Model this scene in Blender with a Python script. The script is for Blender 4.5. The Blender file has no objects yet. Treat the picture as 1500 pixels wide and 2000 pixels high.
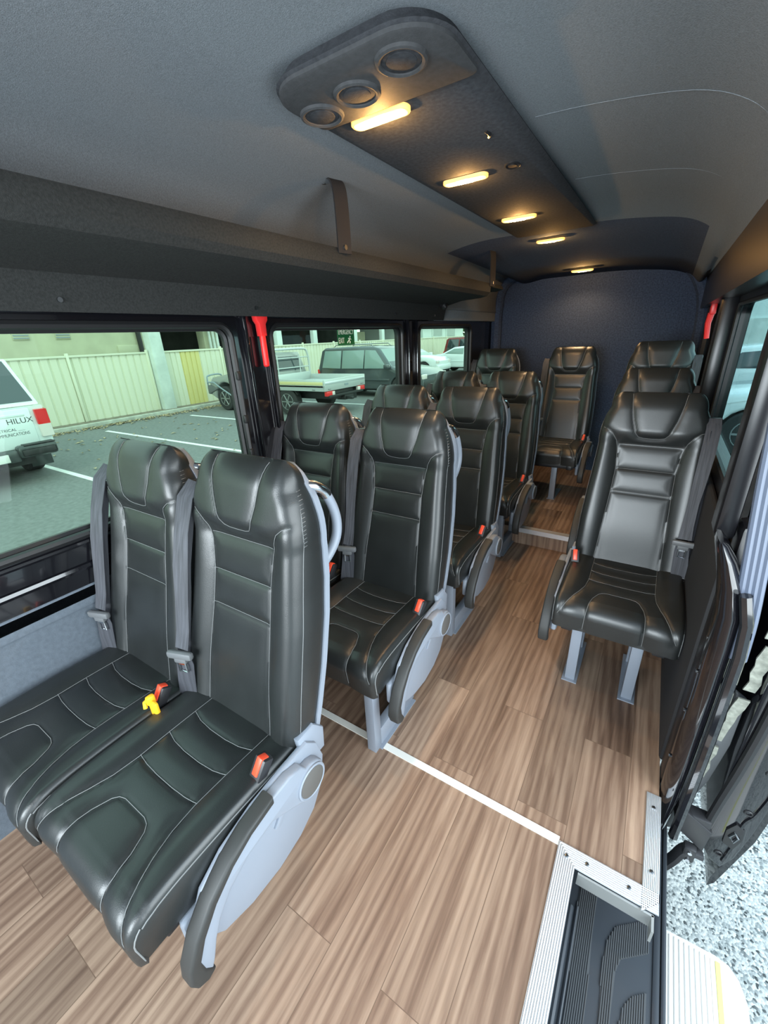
import bpy, bmesh, math, random
from mathutils import Vector, Matrix
random.seed(7)
C = bpy.context.scene.collection
S = bpy.context.scene

# ------------------------------------------------------------------ camera
YAW, PIT, ROL, HC, FPX = -0.5834, -0.3981, -0.0461, 1.4181, 804.4
def cam_matrix():
    sy, cy, sp, cp = math.sin(YAW), math.cos(YAW), math.sin(PIT), math.cos(PIT)
    fwd = Vector((sy*cp, cy*cp, sp)); r = Vector((cy, -sy, 0)); u = r.cross(fwd)
    cr, sr = math.cos(ROL), math.sin(ROL)
    R, U = cr*r + sr*u, -sr*r + cr*u
    return Matrix(((R.x, U.x, -fwd.x, 0), (R.y, U.y, -fwd.y, 0), (R.z, U.z, -fwd.z, HC), (0, 0, 0, 1)))
cd = bpy.data.cameras.new('camera'); cam = bpy.data.objects.new('camera', cd); C.objects.link(cam)
cam.matrix_world = cam_matrix()
cd.sensor_fit = 'HORIZONTAL'; cd.sensor_width = 36; cd.lens = FPX/1500*36; cd.clip_start = .02
S.camera = cam

# ------------------------------------------------------------------ light
w = bpy.data.worlds.new('overcast_sky'); S.world = w; w.use_nodes = True
nt = w.node_tree; bg = nt.nodes['Background']
tc = nt.nodes.new('ShaderNodeTexCoord'); sx = nt.nodes.new('ShaderNodeSeparateXYZ'); rp = nt.nodes.new('ShaderNodeValToRGB')
nt.links.new(tc.outputs['Generated'], sx.inputs[0]); nt.links.new(sx.outputs['Z'], rp.inputs[0]); nt.links.new(rp.outputs[0], bg.inputs[0])
rp.color_ramp.elements[0].position = 0; rp.color_ramp.elements[0].color = (.80, .93, .98, 1)
rp.color_ramp.elements[1].position = .7; rp.color_ramp.elements[1].color = (.62, .82, 1, 1)
bg.inputs[1].default_value = 3.0
def area(name, loc, rot, sx_, sy_, power, col):
    l = bpy.data.lights.new(name, 'AREA'); l.shape = 'RECTANGLE'; l.size = sx_; l.size_y = sy_; l.energy = power; l.color = col
    o = bpy.data.objects.new(name, l); C.objects.link(o); o.location = loc; o.rotation_euler = rot; return o
sun = bpy.data.lights.new('sun', 'SUN'); sun.energy = .8; sun.angle = math.radians(12); sun.color = (1, .97, .9)
so = bpy.data.objects.new('sun', sun); C.objects.link(so); so.rotation_euler = (math.radians(38), math.radians(38), 0)
# daylight entering by the windscreen / cab doors in front and by the open side door
area('windscreen_daylight', (-.65, -1.9, 1.35), (math.radians(96), 0, 0), 1.5, 1.1, 120, (.86, .95, 1))
area('side_door_daylight', (1.25, .35, 1.2), (math.radians(100), 0, math.radians(90)), 1.6, 1.7, 62, (.88, .96, 1))
S.view_settings.view_transform = 'Standard'; S.view_settings.look = 'None'; S.view_settings.gamma = 1
S.view_settings.exposure = 0.0
S.view_settings.use_curve_mapping = False

# ------------------------------------------------------------------ materials
MT = {}
def mat(name, col, rough=.5, metal=0, spec=.5, bump=None, var=None, emit=None, coat=0, scale_vec=None, alpha=None):
    m = bpy.data.materials.new(name); m.use_nodes = True; t = m.node_tree; b = t.nodes['Principled BSDF']
    c = (*col, 1); b.inputs['Base Color'].default_value = c
    b.inputs['Roughness'].default_value = rough; b.inputs['Metallic'].default_value = metal
    b.inputs['Specular IOR Level'].default_value = spec; b.inputs['Coat Weight'].default_value = coat
    co = t.nodes.new('ShaderNodeTexCoord'); src = co.outputs['Object']
    if scale_vec:
        mp = t.nodes.new('ShaderNodeMapping'); t.links.new(src, mp.inputs[0]); mp.inputs['Scale'].default_value = scale_vec; src = mp.outputs[0]
    if var:   # (scale, amount)
        n = t.nodes.new('ShaderNodeTexNoise'); n.inputs['Scale'].default_value = var[0]; n.inputs['Detail'].default_value = 4
        t.links.new(src, n.inputs['Vector'])
        r = t.nodes.new('ShaderNodeValToRGB'); t.links.new(n.outputs[0], r.inputs[0])
        r.color_ramp.elements[0].position = .3; r.color_ramp.elements[1].position = .7
        a = var[1]
        r.color_ramp.elements[0].color = tuple(x*(1-a) for x in col) + (1,)
        r.color_ramp.elements[1].color = tuple(min(1, x*(1+a)) for x in col) + (1,)
        t.links.new(r.outputs[0], b.inputs['Base Color'])
    if bump:  # (kind, scale, strength, distance)
        n = t.nodes.new('ShaderNodeTexVoronoi' if bump[0] == 'v' else 'ShaderNodeTexNoise'); n.inputs['Scale'].default_value = bump[1]
        t.links.new(src, n.inputs['Vector'])
        bp = t.nodes.new('ShaderNodeBump'); bp.inputs['Strength'].default_value = bump[2]; bp.inputs['Distance'].default_value = bump[3]
        t.links.new(n.outputs[0], bp.inputs['Height']); t.links.new(bp.outputs[0], b.inputs['Normal'])
    if emit:
        b.inputs['Emission Color'].default_value = (*emit[0], 1); b.inputs['Emission Strength'].default_value = emit[1]
    MT[name] = m; return m
mat('leather', (.017, .019, .019), .36, spec=.62, bump=('v', 420, .16, .0006), var=(9, .15))
mat('thread', (.17, .175, .175), .6)
mat('shell', (.245, .275, .325), .42, bump=('n', 900, .08, .0003))
mat('shell_pad', (.026, .027, .026), .55, bump=('n', 700, .15, .0004))
mat('disc', (.10, .095, .088), .6)
mat('frame_grey', (.24, .27, .32), .42, metal=.2)
mat('chrome', (.62, .65, .68), .18, metal=1)
mat('webbing', (.045, .047, .056), .62, bump=('n', 30, .7, .002), var=(34, .35), scale_vec=(5, 1, .06))
mat('black_plastic', (.02, .02, .022), .4)
mat('grey_plastic', (.13, .135, .14), .45)
mat('red_button', (.85, .075, .03), .35)
mat('yellow_clip', (.95, .48, .02), .4)
mat('red_hammer', (.85, .03, .03), .35)
mat('black_gloss', (.006, .006, .008), .10, spec=.6, coat=.6)
mat('black_paint', (.008, .008, .010), .32)
mat('rubber', (.012, .012, .013), .45)
mat('seal_sky_sheen', (.085, .105, .15), .38)  # pleated door seal: sky reflection on the rubber put into its bluish grey colour
mat('ceiling_felt', (.205, .228, .250), .95, spec=.15, bump=('n', 480, .5, .0015), var=(260, .16))
mat('pelmet_felt', (.036, .037, .036), .95, spec=.12, bump=('n', 480, .5, .0015), var=(160, .2))
mat('rear_felt', (.042, .056, .090), .95, spec=.1, bump=('n', 260, .5, .002), var=(90, .3))
mat('rear_ceiling', (.075, .092, .13), .95, spec=.12, bump=('n', 260, .5, .002), var=(120, .18))
mat('console_felt', (.050, .053, .060), .9, spec=.15, bump=('n', 300, .4, .0015), var=(90, .2))
mat('console_plate', (.060, .062, .066), .8, spec=.2, bump=('n', 300, .3, .0012), var=(90, .12))
mat('strap_dark', (.012, .012, .014), .7)
mat('wall_carpet', (.115, .135, .16), .95, spec=.1, bump=('n', 300, .35, .0015), var=(70, .10))
mat('aluminium', (.78, .80, .83), .30, metal=.75)
mat('aluminium_dull', (.36, .37, .36), .42, metal=.6)
mat('screw', (.22, .23, .24), .3, metal=1)
mat('floor_strip', (.66, .65, .60), .5)
mat('step_mat', (.030, .036, .044), .42)
mat('step_rib', (.055, .06, .065), .6)
mat('cream_step', (.80, .78, .74), .5)
mat('yellow_strip', (.72, .74, .20), .5)
mat('sealant', (.24, .25, .21), .6, bump=('n', 60, .8, .004), var=(50, .35))
mat('asphalt', (.165, .17, .165), .9, bump=('n', 60, .4, .008), var=(14, .16))
mat('line_paint', (.78, .78, .74), .7, var=(8, .1))
mat('kerb', (.42, .42, .36), .9, var=(5, .2))
mat('dirt', (.20, .17, .13), .95, var=(6, .35))
mat('leaf', (.42, .33, .20), .9, var=(3, .5))
mat('fence_cream', (.68, .68, .54), .55)
mat('fence_yellow', (.66, .58, .24), .55)
mat('concrete', (.62, .68, .64), .85, var=(3, .12))
mat('building', (.50, .50, .36), .85, var=(2, .08))
mat('building_white', (.70, .78, .76), .8)
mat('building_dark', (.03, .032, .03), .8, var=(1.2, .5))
mat('steel_blue', (.25, .30, .33), .6)
mat('car_white', (.76, .82, .82), .22, coat=.6)
mat('car_grey', (.085, .10, .105), .25, metal=.3, coat=.6)
mat('car_silver', (.36, .37, .36), .3, metal=.4, coat=.5)
mat('car_red', (.22, .03, .025), .3, coat=.6)
mat('car_glass', (.035, .05, .055), .08, spec=.7, coat=.4)
mat('car_glass_pale', (.22, .30, .28), .12, spec=.7)
mat('car_black', (.02, .021, .021), .5)
mat('bumper', (.075, .085, .085), .25, metal=.5)
mat('tyre', (.028, .028, .028), .85)
mat('rim', (.33, .34, .34), .35, metal=.7)
mat('tray_metal', (.55, .58, .57), .38, metal=.45)
mat('tray_yellow', (.68, .60, .30), .45, metal=.2)
mat('tail_red', (.75, .02, .02), .2, coat=.5)
mat('tail_clear', (.72, .66, .62), .2, coat=.5)
mat('dark_text', (.05, .055, .055), .5)
mat('pale_text', (.75, .78, .78), .5)
mat('sign_green', (.005, .13, .035), .5)
mat('sign_white', (.86, .90, .72), .5)
mat('foliage', (.06, .12, .05), .8, var=(4, .5))
mat('lamp_rim', (.9, .62, .25), .35, emit=((1, .48, .10), 1.6))
mat('lamp_lens', (1, .8, .5), .3, emit=((1, .58, .16), 3.2))
mat('lamp_core', (1, .9, .7), .3, emit=((1, .86, .60), 30))

def glass(name, tint, gloss=.06):
    m = bpy.data.materials.new(name); m.use_nodes = True; t = m.node_tree; t.nodes.clear()
    o = t.nodes.new('ShaderNodeOutputMaterial'); mx = t.nodes.new('ShaderNodeMixShader')
    tr = t.nodes.new('ShaderNodeBsdfTransparent'); gl = t.nodes.new('ShaderNodeBsdfGlossy'); fr = t.nodes.new('ShaderNodeFresnel')
    tr.inputs[0].default_value = (*tint, 1); gl.inputs['Roughness'].default_value = .02; gl.inputs[0].default_value = (.30, .32, .32, 1); fr.inputs[0].default_value = 1.45
    gm = t.nodes.new('ShaderNodeNewGeometry'); iv = t.nodes.new('ShaderNodeMath'); iv.operation = 'SUBTRACT'; iv.inputs[0].default_value = 1; t.links.new(gm.outputs['Backfacing'], iv.inputs[1]); ml = t.nodes.new('ShaderNodeMath'); ml.operation = 'MULTIPLY'; t.links.new(iv.outputs[0], ml.inputs[0]); t.links.new(fr.outputs[0], ml.inputs[1])
    t.links.new(ml.outputs[0], mx.inputs[0]); t.links.new(tr.outputs[0], mx.inputs[1]); t.links.new(gl.outputs[0], mx.inputs[2]); t.links.new(mx.outputs[0], o.inputs[0])
    MT[name] = m
glass('window_glass', (.80, .90, .78))
glass('window_glass_side', (.72, .88, .86))

def wood():
    m = bpy.data.materials.new('wood_vinyl'); m.use_nodes = True; t = m.node_tree; b = t.nodes['Principled BSDF']; L = t.links; N = t.nodes.new
    co = N('ShaderNodeTexCoord'); mp = N('ShaderNodeMapping'); L.new(co.outputs['Object'], mp.inputs[0]); mp.inputs['Rotation'].default_value = (0, 0, math.radians(90))
    br = N('ShaderNodeTexBrick'); L.new(mp.outputs[0], br.inputs['Vector'])
    br.inputs['Scale'].default_value = 1; br.inputs['Brick Width'].default_value = .95; br.inputs['Row Height'].default_value = .152
    br.inputs['Mortar Size'].default_value = .0011; br.inputs['Mortar Smooth'].default_value = .3; br.offset = .37; br.inputs['Bias'].default_value = 0
    br.inputs['Color1'].default_value = (0, 0, 0, 1); br.inputs['Color2'].default_value = (1, 1, 1, 1); br.inputs['Mortar'].default_value = (.5, .5, .5, 1)
    # grain: noise stretched along the plank, shifted per plank
    sh = N('ShaderNodeVectorMath'); sh.operation = 'MULTIPLY_ADD'; L.new(br.outputs['Color'], sh.inputs[0]); sh.inputs[1].default_value = (7, 7, 7); L.new(co.outputs['Object'], sh.inputs[2])
    m2 = N('ShaderNodeMapping'); L.new(sh.outputs[0], m2.inputs[0]); m2.inputs['Scale'].default_value = (7, .6, 1)
    n1 = N('ShaderNodeTexNoise'); n1.inputs['Scale'].default_value = 1.5; n1.inputs['Detail'].default_value = 8; n1.inputs['Roughness'].default_value = .62; n1.inputs['Distortion'].default_value = .9; L.new(m2.outputs[0], n1.inputs['Vector'])
    m3 = N('ShaderNodeMapping'); L.new(sh.outputs[0], m3.inputs[0]); m3.inputs['Scale'].default_value = (120, 5, 1)
    n2 = N('ShaderNodeTexNoise'); n2.inputs['Scale'].default_value = 1.2; n2.inputs['Detail'].default_value = 5; L.new(m3.outputs[0], n2.inputs['Vector'])
    wv = N('ShaderNodeTexWave'); wv.wave_type = 'RINGS'; wv.rings_direction = 'SPHERICAL'; wv.inputs['Scale'].default_value = 1.3; wv.inputs['Distortion'].default_value = 7; wv.inputs['Detail'].default_value = 3; wv.inputs['Detail Scale'].default_value = 1.2
    m4 = N('ShaderNodeMapping'); L.new(sh.outputs[0], m4.inputs[0]); m4.inputs['Scale'].default_value = (8, .9, 1); L.new(m4.outputs[0], wv.inputs['Vector'])
    a = N('ShaderNodeMix'); a.data_type = 'FLOAT'; a.inputs[0].default_value = .16; L.new(n1.outputs[0], a.inputs[2]); L.new(wv.outputs[1] if len(wv.outputs) > 1 else wv.outputs[0], a.inputs[3])
    bb = N('ShaderNodeMix'); bb.data_type = 'FLOAT'; bb.inputs[0].default_value = .24; L.new(a.outputs[0], bb.inputs[2]); L.new(n2.outputs[0], bb.inputs[3])
    r = N('ShaderNodeValToRGB'); L.new(bb.outputs[0], r.inputs[0]); e = r.color_ramp.elements
    e[0].position = .26; e[0].color = (.072, .040, .026, 1); e[1].position = .76; e[1].color = (.36, .255, .180, 1)
    x = e.new(.44); x.color = (.165, .103, .071, 1); x = e.new(.56); x.color = (.245, .165, .116, 1)
    pl = N('ShaderNodeMix'); pl.data_type = 'RGBA'; pl.blend_type = 'MULTIPLY'; pl.inputs[0].default_value = 1
    mr = N('ShaderNodeMapRange'); L.new(br.outputs['Color'], mr.inputs[0]); mr.inputs[3].default_value = .76; mr.inputs[4].default_value = 1.2
    L.new(r.outputs[0], pl.inputs[6]); L.new(mr.outputs[0], pl.inputs[7])
    jm = N('ShaderNodeMix'); jm.data_type = 'RGBA'; L.new(br.outputs['Fac'], jm.inputs[0]); L.new(pl.outputs[2], jm.inputs[6]); jm.inputs[7].default_value = (.12, .075, .05, 1)
    L.new(jm.outputs[2], b.inputs['Base Color']); b.inputs['Roughness'].default_value = .50; b.inputs['Specular IOR Level'].default_value = .4
    bp = N('ShaderNodeBump'); bp.inputs['Strength'].default_value = .12; bp.inputs['Distance'].default_value = .001; L.new(n2.outputs[0], bp.inputs['Height']); L.new(bp.outputs[0], b.inputs['Normal'])
    MT['wood_vinyl'] = m
wood()
def pebble():
    m = bpy.data.materials.new('pebble_aggregate'); m.use_nodes = True; t = m.node_tree; b = t.nodes['Principled BSDF']; L = t.links; N = t.nodes.new
    co = N('ShaderNodeTexCoord'); v = N('ShaderNodeTexVoronoi'); v.inputs['Scale'].default_value = 125; L.new(co.outputs['Object'], v.inputs['Vector'])
    r = N('ShaderNodeValToRGB'); L.new(v.outputs['Color'], r.inputs[0]); e = r.color_ramp.elements
    e[0].position = .12; e[0].color = (.05, .06, .06, 1); e[1].position = .70; e[1].color = (.55, .57, .54, 1)
    x = e.new(.34); x.color = (.30, .33, .32, 1)
    L.new(r.outputs[0], b.inputs['Base Color']); b.inputs['Roughness'].default_value = .8
    bp = N('ShaderNodeBump'); bp.inputs['Strength'].default_value = .6; bp.inputs['Distance'].default_value = .004; bp.invert = True; L.new(v.outputs['Distance'], bp.inputs['Height']); L.new(bp.outputs[0], b.inputs['Normal'])
    MT['pebble_aggregate'] = m
pebble()

# ------------------------------------------------------------------ helpers
def link(name, me, m, parent=None, smooth=True, ang=35):
    for k in (m if isinstance(m, (list, tuple)) else [m]): me.materials.append(MT[k])
    if smooth:
        me.polygons.foreach_set('use_smooth', [True]*len(me.polygons)); me.set_sharp_from_angle(angle=math.radians(ang))
    o = bpy.data.objects.new(name, me); C.objects.link(o)
    if parent is not None: o.parent = parent
    return o
class MB:
    def __init__(s): s.bm = bmesh.new()
    def add(s, vs, fs, mi=0):
        v = [s.bm.verts.new(p) for p in vs]
        for f in fs:
            try:
                q = s.bm.faces.new([v[i] for i in f]); q.material_index = mi
            except ValueError: pass
        return v
    def box(s, x0, x1, y0, y1, z0, z1, bev=0, M=None, mi=0, seg=2):
        b = bmesh.new(); bmesh.ops.create_cube(b, size=1)
        for v in b.verts: v.co = Vector(((x0+x1)/2+v.co.x*(x1-x0), (y0+y1)/2+v.co.y*(y1-y0), (z0+z1)/2+v.co.z*(z1-z0)))
        if bev: bmesh.ops.bevel(b, geom=b.edges[:], offset=bev, segments=seg, affect='EDGES', profile=.5)
        return s.merge(b, M, mi)
    def merge(s, b, M=None, mi=None):
        mp = {}
        for v in b.verts: mp[v] = s.bm.verts.new(M @ v.co if M else v.co)
        for f in b.faces:
            q = s.bm.faces.new([mp[v] for v in f.verts]); q.material_index = f.material_index if mi is None else mi
        b.free(); return s
    def prism(s, pts, axis, a0, a1, bev=0, mi=0, seg=2, M=None):
        """pts 2D in the two other axes (cyclic order xyz minus axis)"""
        b = bmesh.new()
        def P(p, a): return {'x': (a, p[0], p[1]), 'y': (p[0], a, p[1]), 'z': (p[0], p[1], a)}[axis]
        v0 = [b.verts.new(P(p, a0)) for p in pts]; v1 = [b.verts.new(P(p, a1)) for p in pts]; n = len(pts)
        b.faces.new(v0[::-1]); b.faces.new(v1)
        for i in range(n): b.faces.new((v0[i], v0[(i+1) % n], v1[(i+1) % n], v1[i]))
        bmesh.ops.recalc_face_normals(b, faces=b.faces[:])
        if bev:
            bmesh.ops.bevel(b, geom=[e for e in b.edges if (e.verts[0] in v0) == (e.verts[1] in v0)], offset=bev, segments=seg, affect='EDGES', profile=.5, clamp_overlap=True)
        return s.merge(b, M, mi)
    def loft(s, rings, closed=True, caps=True, mi=0):
        n = len(rings[0]); V = [[s.bm.verts.new(p) for p in r] for r in rings]
        for a, b in zip(V, V[1:]):
            for i in range(n if closed else n-1):
                j = (i+1) % n
                try: s.bm.faces.new((a[i], a[j], b[j], b[i])).material_index = mi
                except ValueError: pass
        if caps and closed:
            for r in (V[0][::-1], V[-1]):
                try: s.bm.faces.new(r).material_index = mi
                except ValueError: pass
        return s
    def tube(s, pts, r, n=10, closed=False, mi=0, flat=1.0, up=None):
        pts = [Vector(p) for p in pts]; R = r if isinstance(r, (list, tuple)) else [r]*len(pts); rings = []; prev = None
        for i, p in enumerate(pts):
            if closed: d = pts[(i+1) % len(pts)] - pts[i-1]
            else: d = pts[min(i+1, len(pts)-1)] - pts[max(i-1, 0)]
            d.normalize()
            if prev is None:
                a = Vector(up) if up else (Vector((0, 0, 1)) if abs(d.z) < .9 else Vector((1, 0, 0)))
            else: a = prev
            a = (a - d*a.dot(d)).normalized(); b = d.cross(a); prev = a
            rings.append([p + a*(R[i]*math.cos(t)) + b*(R[i]*flat*math.sin(t)) for t in [2*math.pi*k/n for k in range(n)]])
        if closed: rings.append(rings[0]); return s.loft(rings, caps=False, mi=mi)
        return s.loft(rings, mi=mi)
    def cyl(s, c, axis, r, h, n=24, bev=0, mi=0):
        ca = [(r*math.cos(2*math.pi*k/n), r*math.sin(2*math.pi*k/n)) for k in range(n)]
        c = Vector(c); i = 'xyz'.index(axis); o = [k for k in range(3) if k != i]
        pts = [(c[o[0]]+a, c[o[1]]+b) for a, b in ca]
        return s.prism(pts, axis, c[i]-h/2, c[i]+h/2, bev=bev, mi=mi)
    def ribbon(s, pts, wid, th, mi=0):
        """pts: list of (centre, width direction)"""
        rings = []
        P = [Vector(p) for p, _ in pts]
        for i, (p, wd) in enumerate(pts):
            d = (P[min(i+1, len(P)-1)] - P[max(i-1, 0)]).normalized(); wv = Vector(wd).normalized(); wv = (wv - d*wv.dot(d)).normalized(); nn = d.cross(wv)
            W = wid[i] if isinstance(wid, (list, tuple)) else wid
            rings.append([P[i]+wv*W/2+nn*th/2, P[i]-wv*W/2+nn*th/2, P[i]-wv*W/2-nn*th/2, P[i]+wv*W/2-nn*th/2])
        return s.loft(rings, mi=mi)
    def mesh(s, name):
        bmesh.ops.recalc_face_normals(s.bm, faces=s.bm.faces[:]); me = bpy.data.meshes.new(name); s.bm.to_mesh(me); s.bm.free(); return me
    def build(s, name, m, parent=None, smooth=True, ang=35): return link(name, s.mesh(name), m, parent, smooth, ang)
def tag(o, label=None, cat=None, group=None, kind=None):
    if label: o['label'] = label
    if cat: o['category'] = cat
    if group: o['group'] = group
    if kind: o['kind'] = kind
    return o
def thing(name, label, cat, loc=(0, 0, 0), rz=0, group=None):
    o = bpy.data.objects.new(name, None); C.objects.link(o); o.location = loc; o.rotation_euler = (0, 0, rz); o.empty_display_size = .1
    return tag(o, label, cat, group)
def dup(root, loc, label, rz=0, skip=()):
    r = root.copy(); C.objects.link(r); r.location = loc; r.rotation_euler = (0, 0, rz); r['label'] = label
    for ch in KIDS[root.name]:
        if ch[0].name.split('.')[0] in skip: continue
        c = ch[0].copy(); C.objects.link(c); c.parent = r
        for g in ch[1]:
            d = g.copy(); C.objects.link(d); d.parent = c
    return r
KIDS = {}
def keep(root):
    KIDS[root.name] = [(c, [g for g in C.objects if g.parent == c]) for c in C.objects if c.parent == root]
def spline(pts, n=8):
    P = [Vector(p) for p in pts]; out = []
    for i in range(len(P)-1):
        a, b, c, d = P[max(i-1, 0)], P[i], P[i+1], P[min(i+2, len(P)-1)]
        for k in range(n):
            t = k/n; out.append(.5*((2*b)+(c-a)*t+(2*a-5*b+4*c-d)*t*t+(3*b-a-3*c+d)*t**3))
    out.append(P[-1]); return out
def interp(tab, z):
    if z <= tab[0][0]: return tab[0][1]
    for (a, u), (b, v) in zip(tab, tab[1:]):
        if z <= b:
            t = (z-a)/(b-a); t = t*t*(3-2*t) if False else t; return u+(v-u)*t
    return tab[-1][1]
def text_mesh(s, size, name='text', depth=.0005):
    cu = bpy.data.curves.new(name, 'FONT'); cu.body = s; cu.size = size; cu.extrude = depth; cu.align_x = 'CENTER'; cu.align_y = 'CENTER'
    o = bpy.data.objects.new(name, cu); C.objects.link(o); bpy.context.view_layer.update()
    me = bpy.data.meshes.new_from_object(o.evaluated_get(bpy.context.evaluated_depsgraph_get())); bpy.data.objects.remove(o); bpy.data.curves.remove(cu)
    me.materials.clear(); return me
def fit_text(s, wd, ht, depth=.0004):
    me = text_mesh(s, 1, depth=depth); xs = [v.co.x for v in me.vertices]; ys = [v.co.y for v in me.vertices]
    cx, cy = (max(xs)+min(xs))/2, (max(ys)+min(ys))/2
    me.transform(Matrix.Diagonal((wd/(max(xs)-min(xs)), ht/(max(ys)-min(ys)), 1, 1)) @ Matrix.Translation((-cx, -cy, 0))); return me
def rrect(y0, y1, z0, z1, r, n=8):
    out = []
    for cy, cz, a0 in ((y1-r, z1-r, 0), (y0+r, z1-r, 90), (y0+r, z0+r, 180), (y1-r, z0+r, 270)):
        for k in range(n+1):
            a = math.radians(a0+90*k/n); out.append((cy+r*math.cos(a), cz+r*math.sin(a)))
    return out
# ------------------------------------------------------------------ van shell
XL, XR, Y0, Y1 = -1.53, .27, -1.1, 4.42
fl = MB()
fl.prism([(XL, Y0), (.02, Y0), (.02, .865), (.238, .865), (.238, Y1), (XL, Y1)], 'z', -.03, 0)
tag(fl.build('floor', 'wood_vinyl', smooth=False), kind='structure')
rf = MB(); rf.box(XL, .25, 2.765, Y1, 0, .124)
tag(rf.build('trim_1', 'wood_vinyl', smooth=False), kind='structure')
e = MB(); e.box(-.70, .2, 2.758, 2.80, .122, .128); e.box(-.70, .2, 2.752, 2.760, .095, .128)
tag(e.build('aluminium_step_nosing', 'aluminium'), 'bright metal nosing along the edge of the raised rear floor', 'edge strip')
# left wall: glossy painted frame with three rounded openings
WINS = [(-.95, 1.200, .872, 1.492), (1.42, 2.59, .872, 1.491), (2.835, 3.82, .872, 1.489)]
def wall_rings(mb, x0, x1, wins, bays, zlo, zhi, r):
    for (a, b, c, d), (ya, yb) in zip(wins, bays):
        inner = rrect(a, b, c, d, r); n = len(inner); outer = []
        for (y, z) in inner:
            cy, cz = (a+b)/2, (c+d)/2
            outer.append((yb if y > cy else ya, zhi if z > cz else zlo) if True else None)
        # outer ring: push each inner point to the rectangle along its side
        outer = []
        for i, (y, z) in enumerate(inner):
            k = i // 9; t = (i % 9)/8
            cor = [(yb, zhi), (ya, zhi), (ya, zlo), (yb, zlo)][k]
            near = {0: ((yb, d-r), (b-r, zhi)), 1: ((a+r, zhi), (ya, d-r)), 2: ((ya, c+r), (a+r, zlo)), 3: ((b-r, zlo), (yb, c+r))}[k]
            p = [near[0][j]+(cor[j]-near[0][j])*(t*2) if t < .5 else cor[j]+(near[1][j]-cor[j])*(t*2-1) for j in (0, 1)]
            outer.append(tuple(p))
        V = lambda L, x: [mb.bm.verts.new((x, y, z)) for y, z in L]
        a0, o0, a1, o1 = V(inner, x0), V(outer, x0), V(inner, x1), V(outer, x1)
        for i in range(n):
            j = (i+1) % n
            for q in ((a0[i], a0[j], o0[j], o0[i]), (a1[j], a1[i], o1[i], o1[j]), (a0[j], a0[i], a1[i], a1[j])):
                mb.bm.faces.new(q)
wl = MB()
wall_rings(wl, -1.498, -1.56, WINS, [(Y0, 1.30), (1.30, 2.71), (2.71, Y1)], .70, 1.545, .055)
wl.box(-1.56, -1.54, Y0, Y1, -.03, .70)
wl.tube([(-1.498, Y0, .845), (-1.498, Y1, .845)], .010, 8); wl.tube([(-1.50, Y0, .765), (-1.50, Y1, .765)], .014, 8)
wl.box(-1.505, -1.470, 1.255, 1.275, .70, 1.545, .008); wl.box(-1.505, -1.478, 1.375, 1.39, .70, 1.545, .006)
wl.box(-1.505, -1.475, 2.64, 2.655, .70, 1.545, .006); wl.box(-1.505, -1.475, 2.76, 2.775, .70, 1.545, .006)
wl.box(-1.505, -1.462, Y0, Y1, 1.528, 1.548, .006)
tag(wl.build('wall_left', 'black_gloss'), kind='structure')
for i, (a, b, c, d) in enumerate(WINS):
    g = MB(); g.box(-1.535, -1.530, a-.02, b+.02, c-.02, d+.02)
    wo = tag(g.build('window_%d' % (i+1), 'window_glass', smooth=False), kind='structure')
    rr = rrect(a-.004, b+.004, c-.004, d+.004, .055)
    f = MB(); f.tube([(-1.503, y, z) for y, z in rr], .014, 8, closed=True); f.tube([(-1.525, y, z) for y, z in rrect(a+.008, b-.008, c+.008, d-.008, .05)], .012, 6, closed=True)
    if i == 0:
        for z in (1.30, 1.12, .97): f.box(-1.51, -1.485, b-.008, b+.014, z-.018, z+.018, .005)
    f.build('window_seal', 'rubber', wo)
# grey carpeted lower wall with a soft top ledge
lw = MB(); prof = [(-1.54, 0), (-1.512, 0), (-1.512, .60), (-1.500, .655), (-1.500, .69), (-1.512, .705), (-1.54, .705)]
lw.prism(prof, 'y', Y0, Y1)
lw.box(-1.515, -1.500, Y0, Y1, .625, .70, .006)
tag(lw.build('baseboard_left', 'wall_carpet'), kind='structure')
# roof lining, lofted along the van: section x,z
def sec(zc, side_l=1.60):
    p = [(-1.45, side_l), (-1.455, 1.72), (-1.42, 1.82), (-1.35, 1.895), (-1.22, zc-.022), (-1.05, zc-.002), (-.85, zc), (-.645, zc+.003), (-.45, zc), (-.25, zc-.012), (-.05, zc-.04), (.06, zc-.085), (.13, zc-.15), (.17, 1.75), (.195, 1.65), (.21, 1.545)]
    return spline([(x, 0, z) for x, z in p], 5)
rl = MB(); rings = []
for y, zc in ((Y0, 1.964), (0, 1.964), (1.2, 1.964), (2.4, 1.962), (2.84, 1.957), (2.86, 1.953), (3.3, 1.93), (3.8, 1.895), (Y1, 1.86)):
    rings.append([(p.x, y, p.z) for p in sec(zc)])
rl.loft(rings, closed=False, caps=False)
for f_ in rl.bm.faces:
    c_ = f_.calc_center_median()
    if c_.y > 2.85 and -1.30 < c_.x < .08: f_.material_index = 1

ce = rl.build('ceiling', ['ceiling_felt', 'rear_ceiling']); tag(ce, kind='structure')
mod = ce.modifiers.new('s', 'SOLIDIFY'); mod.thickness = .008; mod.offset = 0
for y in (1.46, 2.08):
    b = MB(); b.tube([(p.x, y, p.z-.0045) for p in sec(1.963) if p.x > -.43], .0008, 5); b.build('ceiling_seam', 'ceiling_felt', ce)
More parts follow.
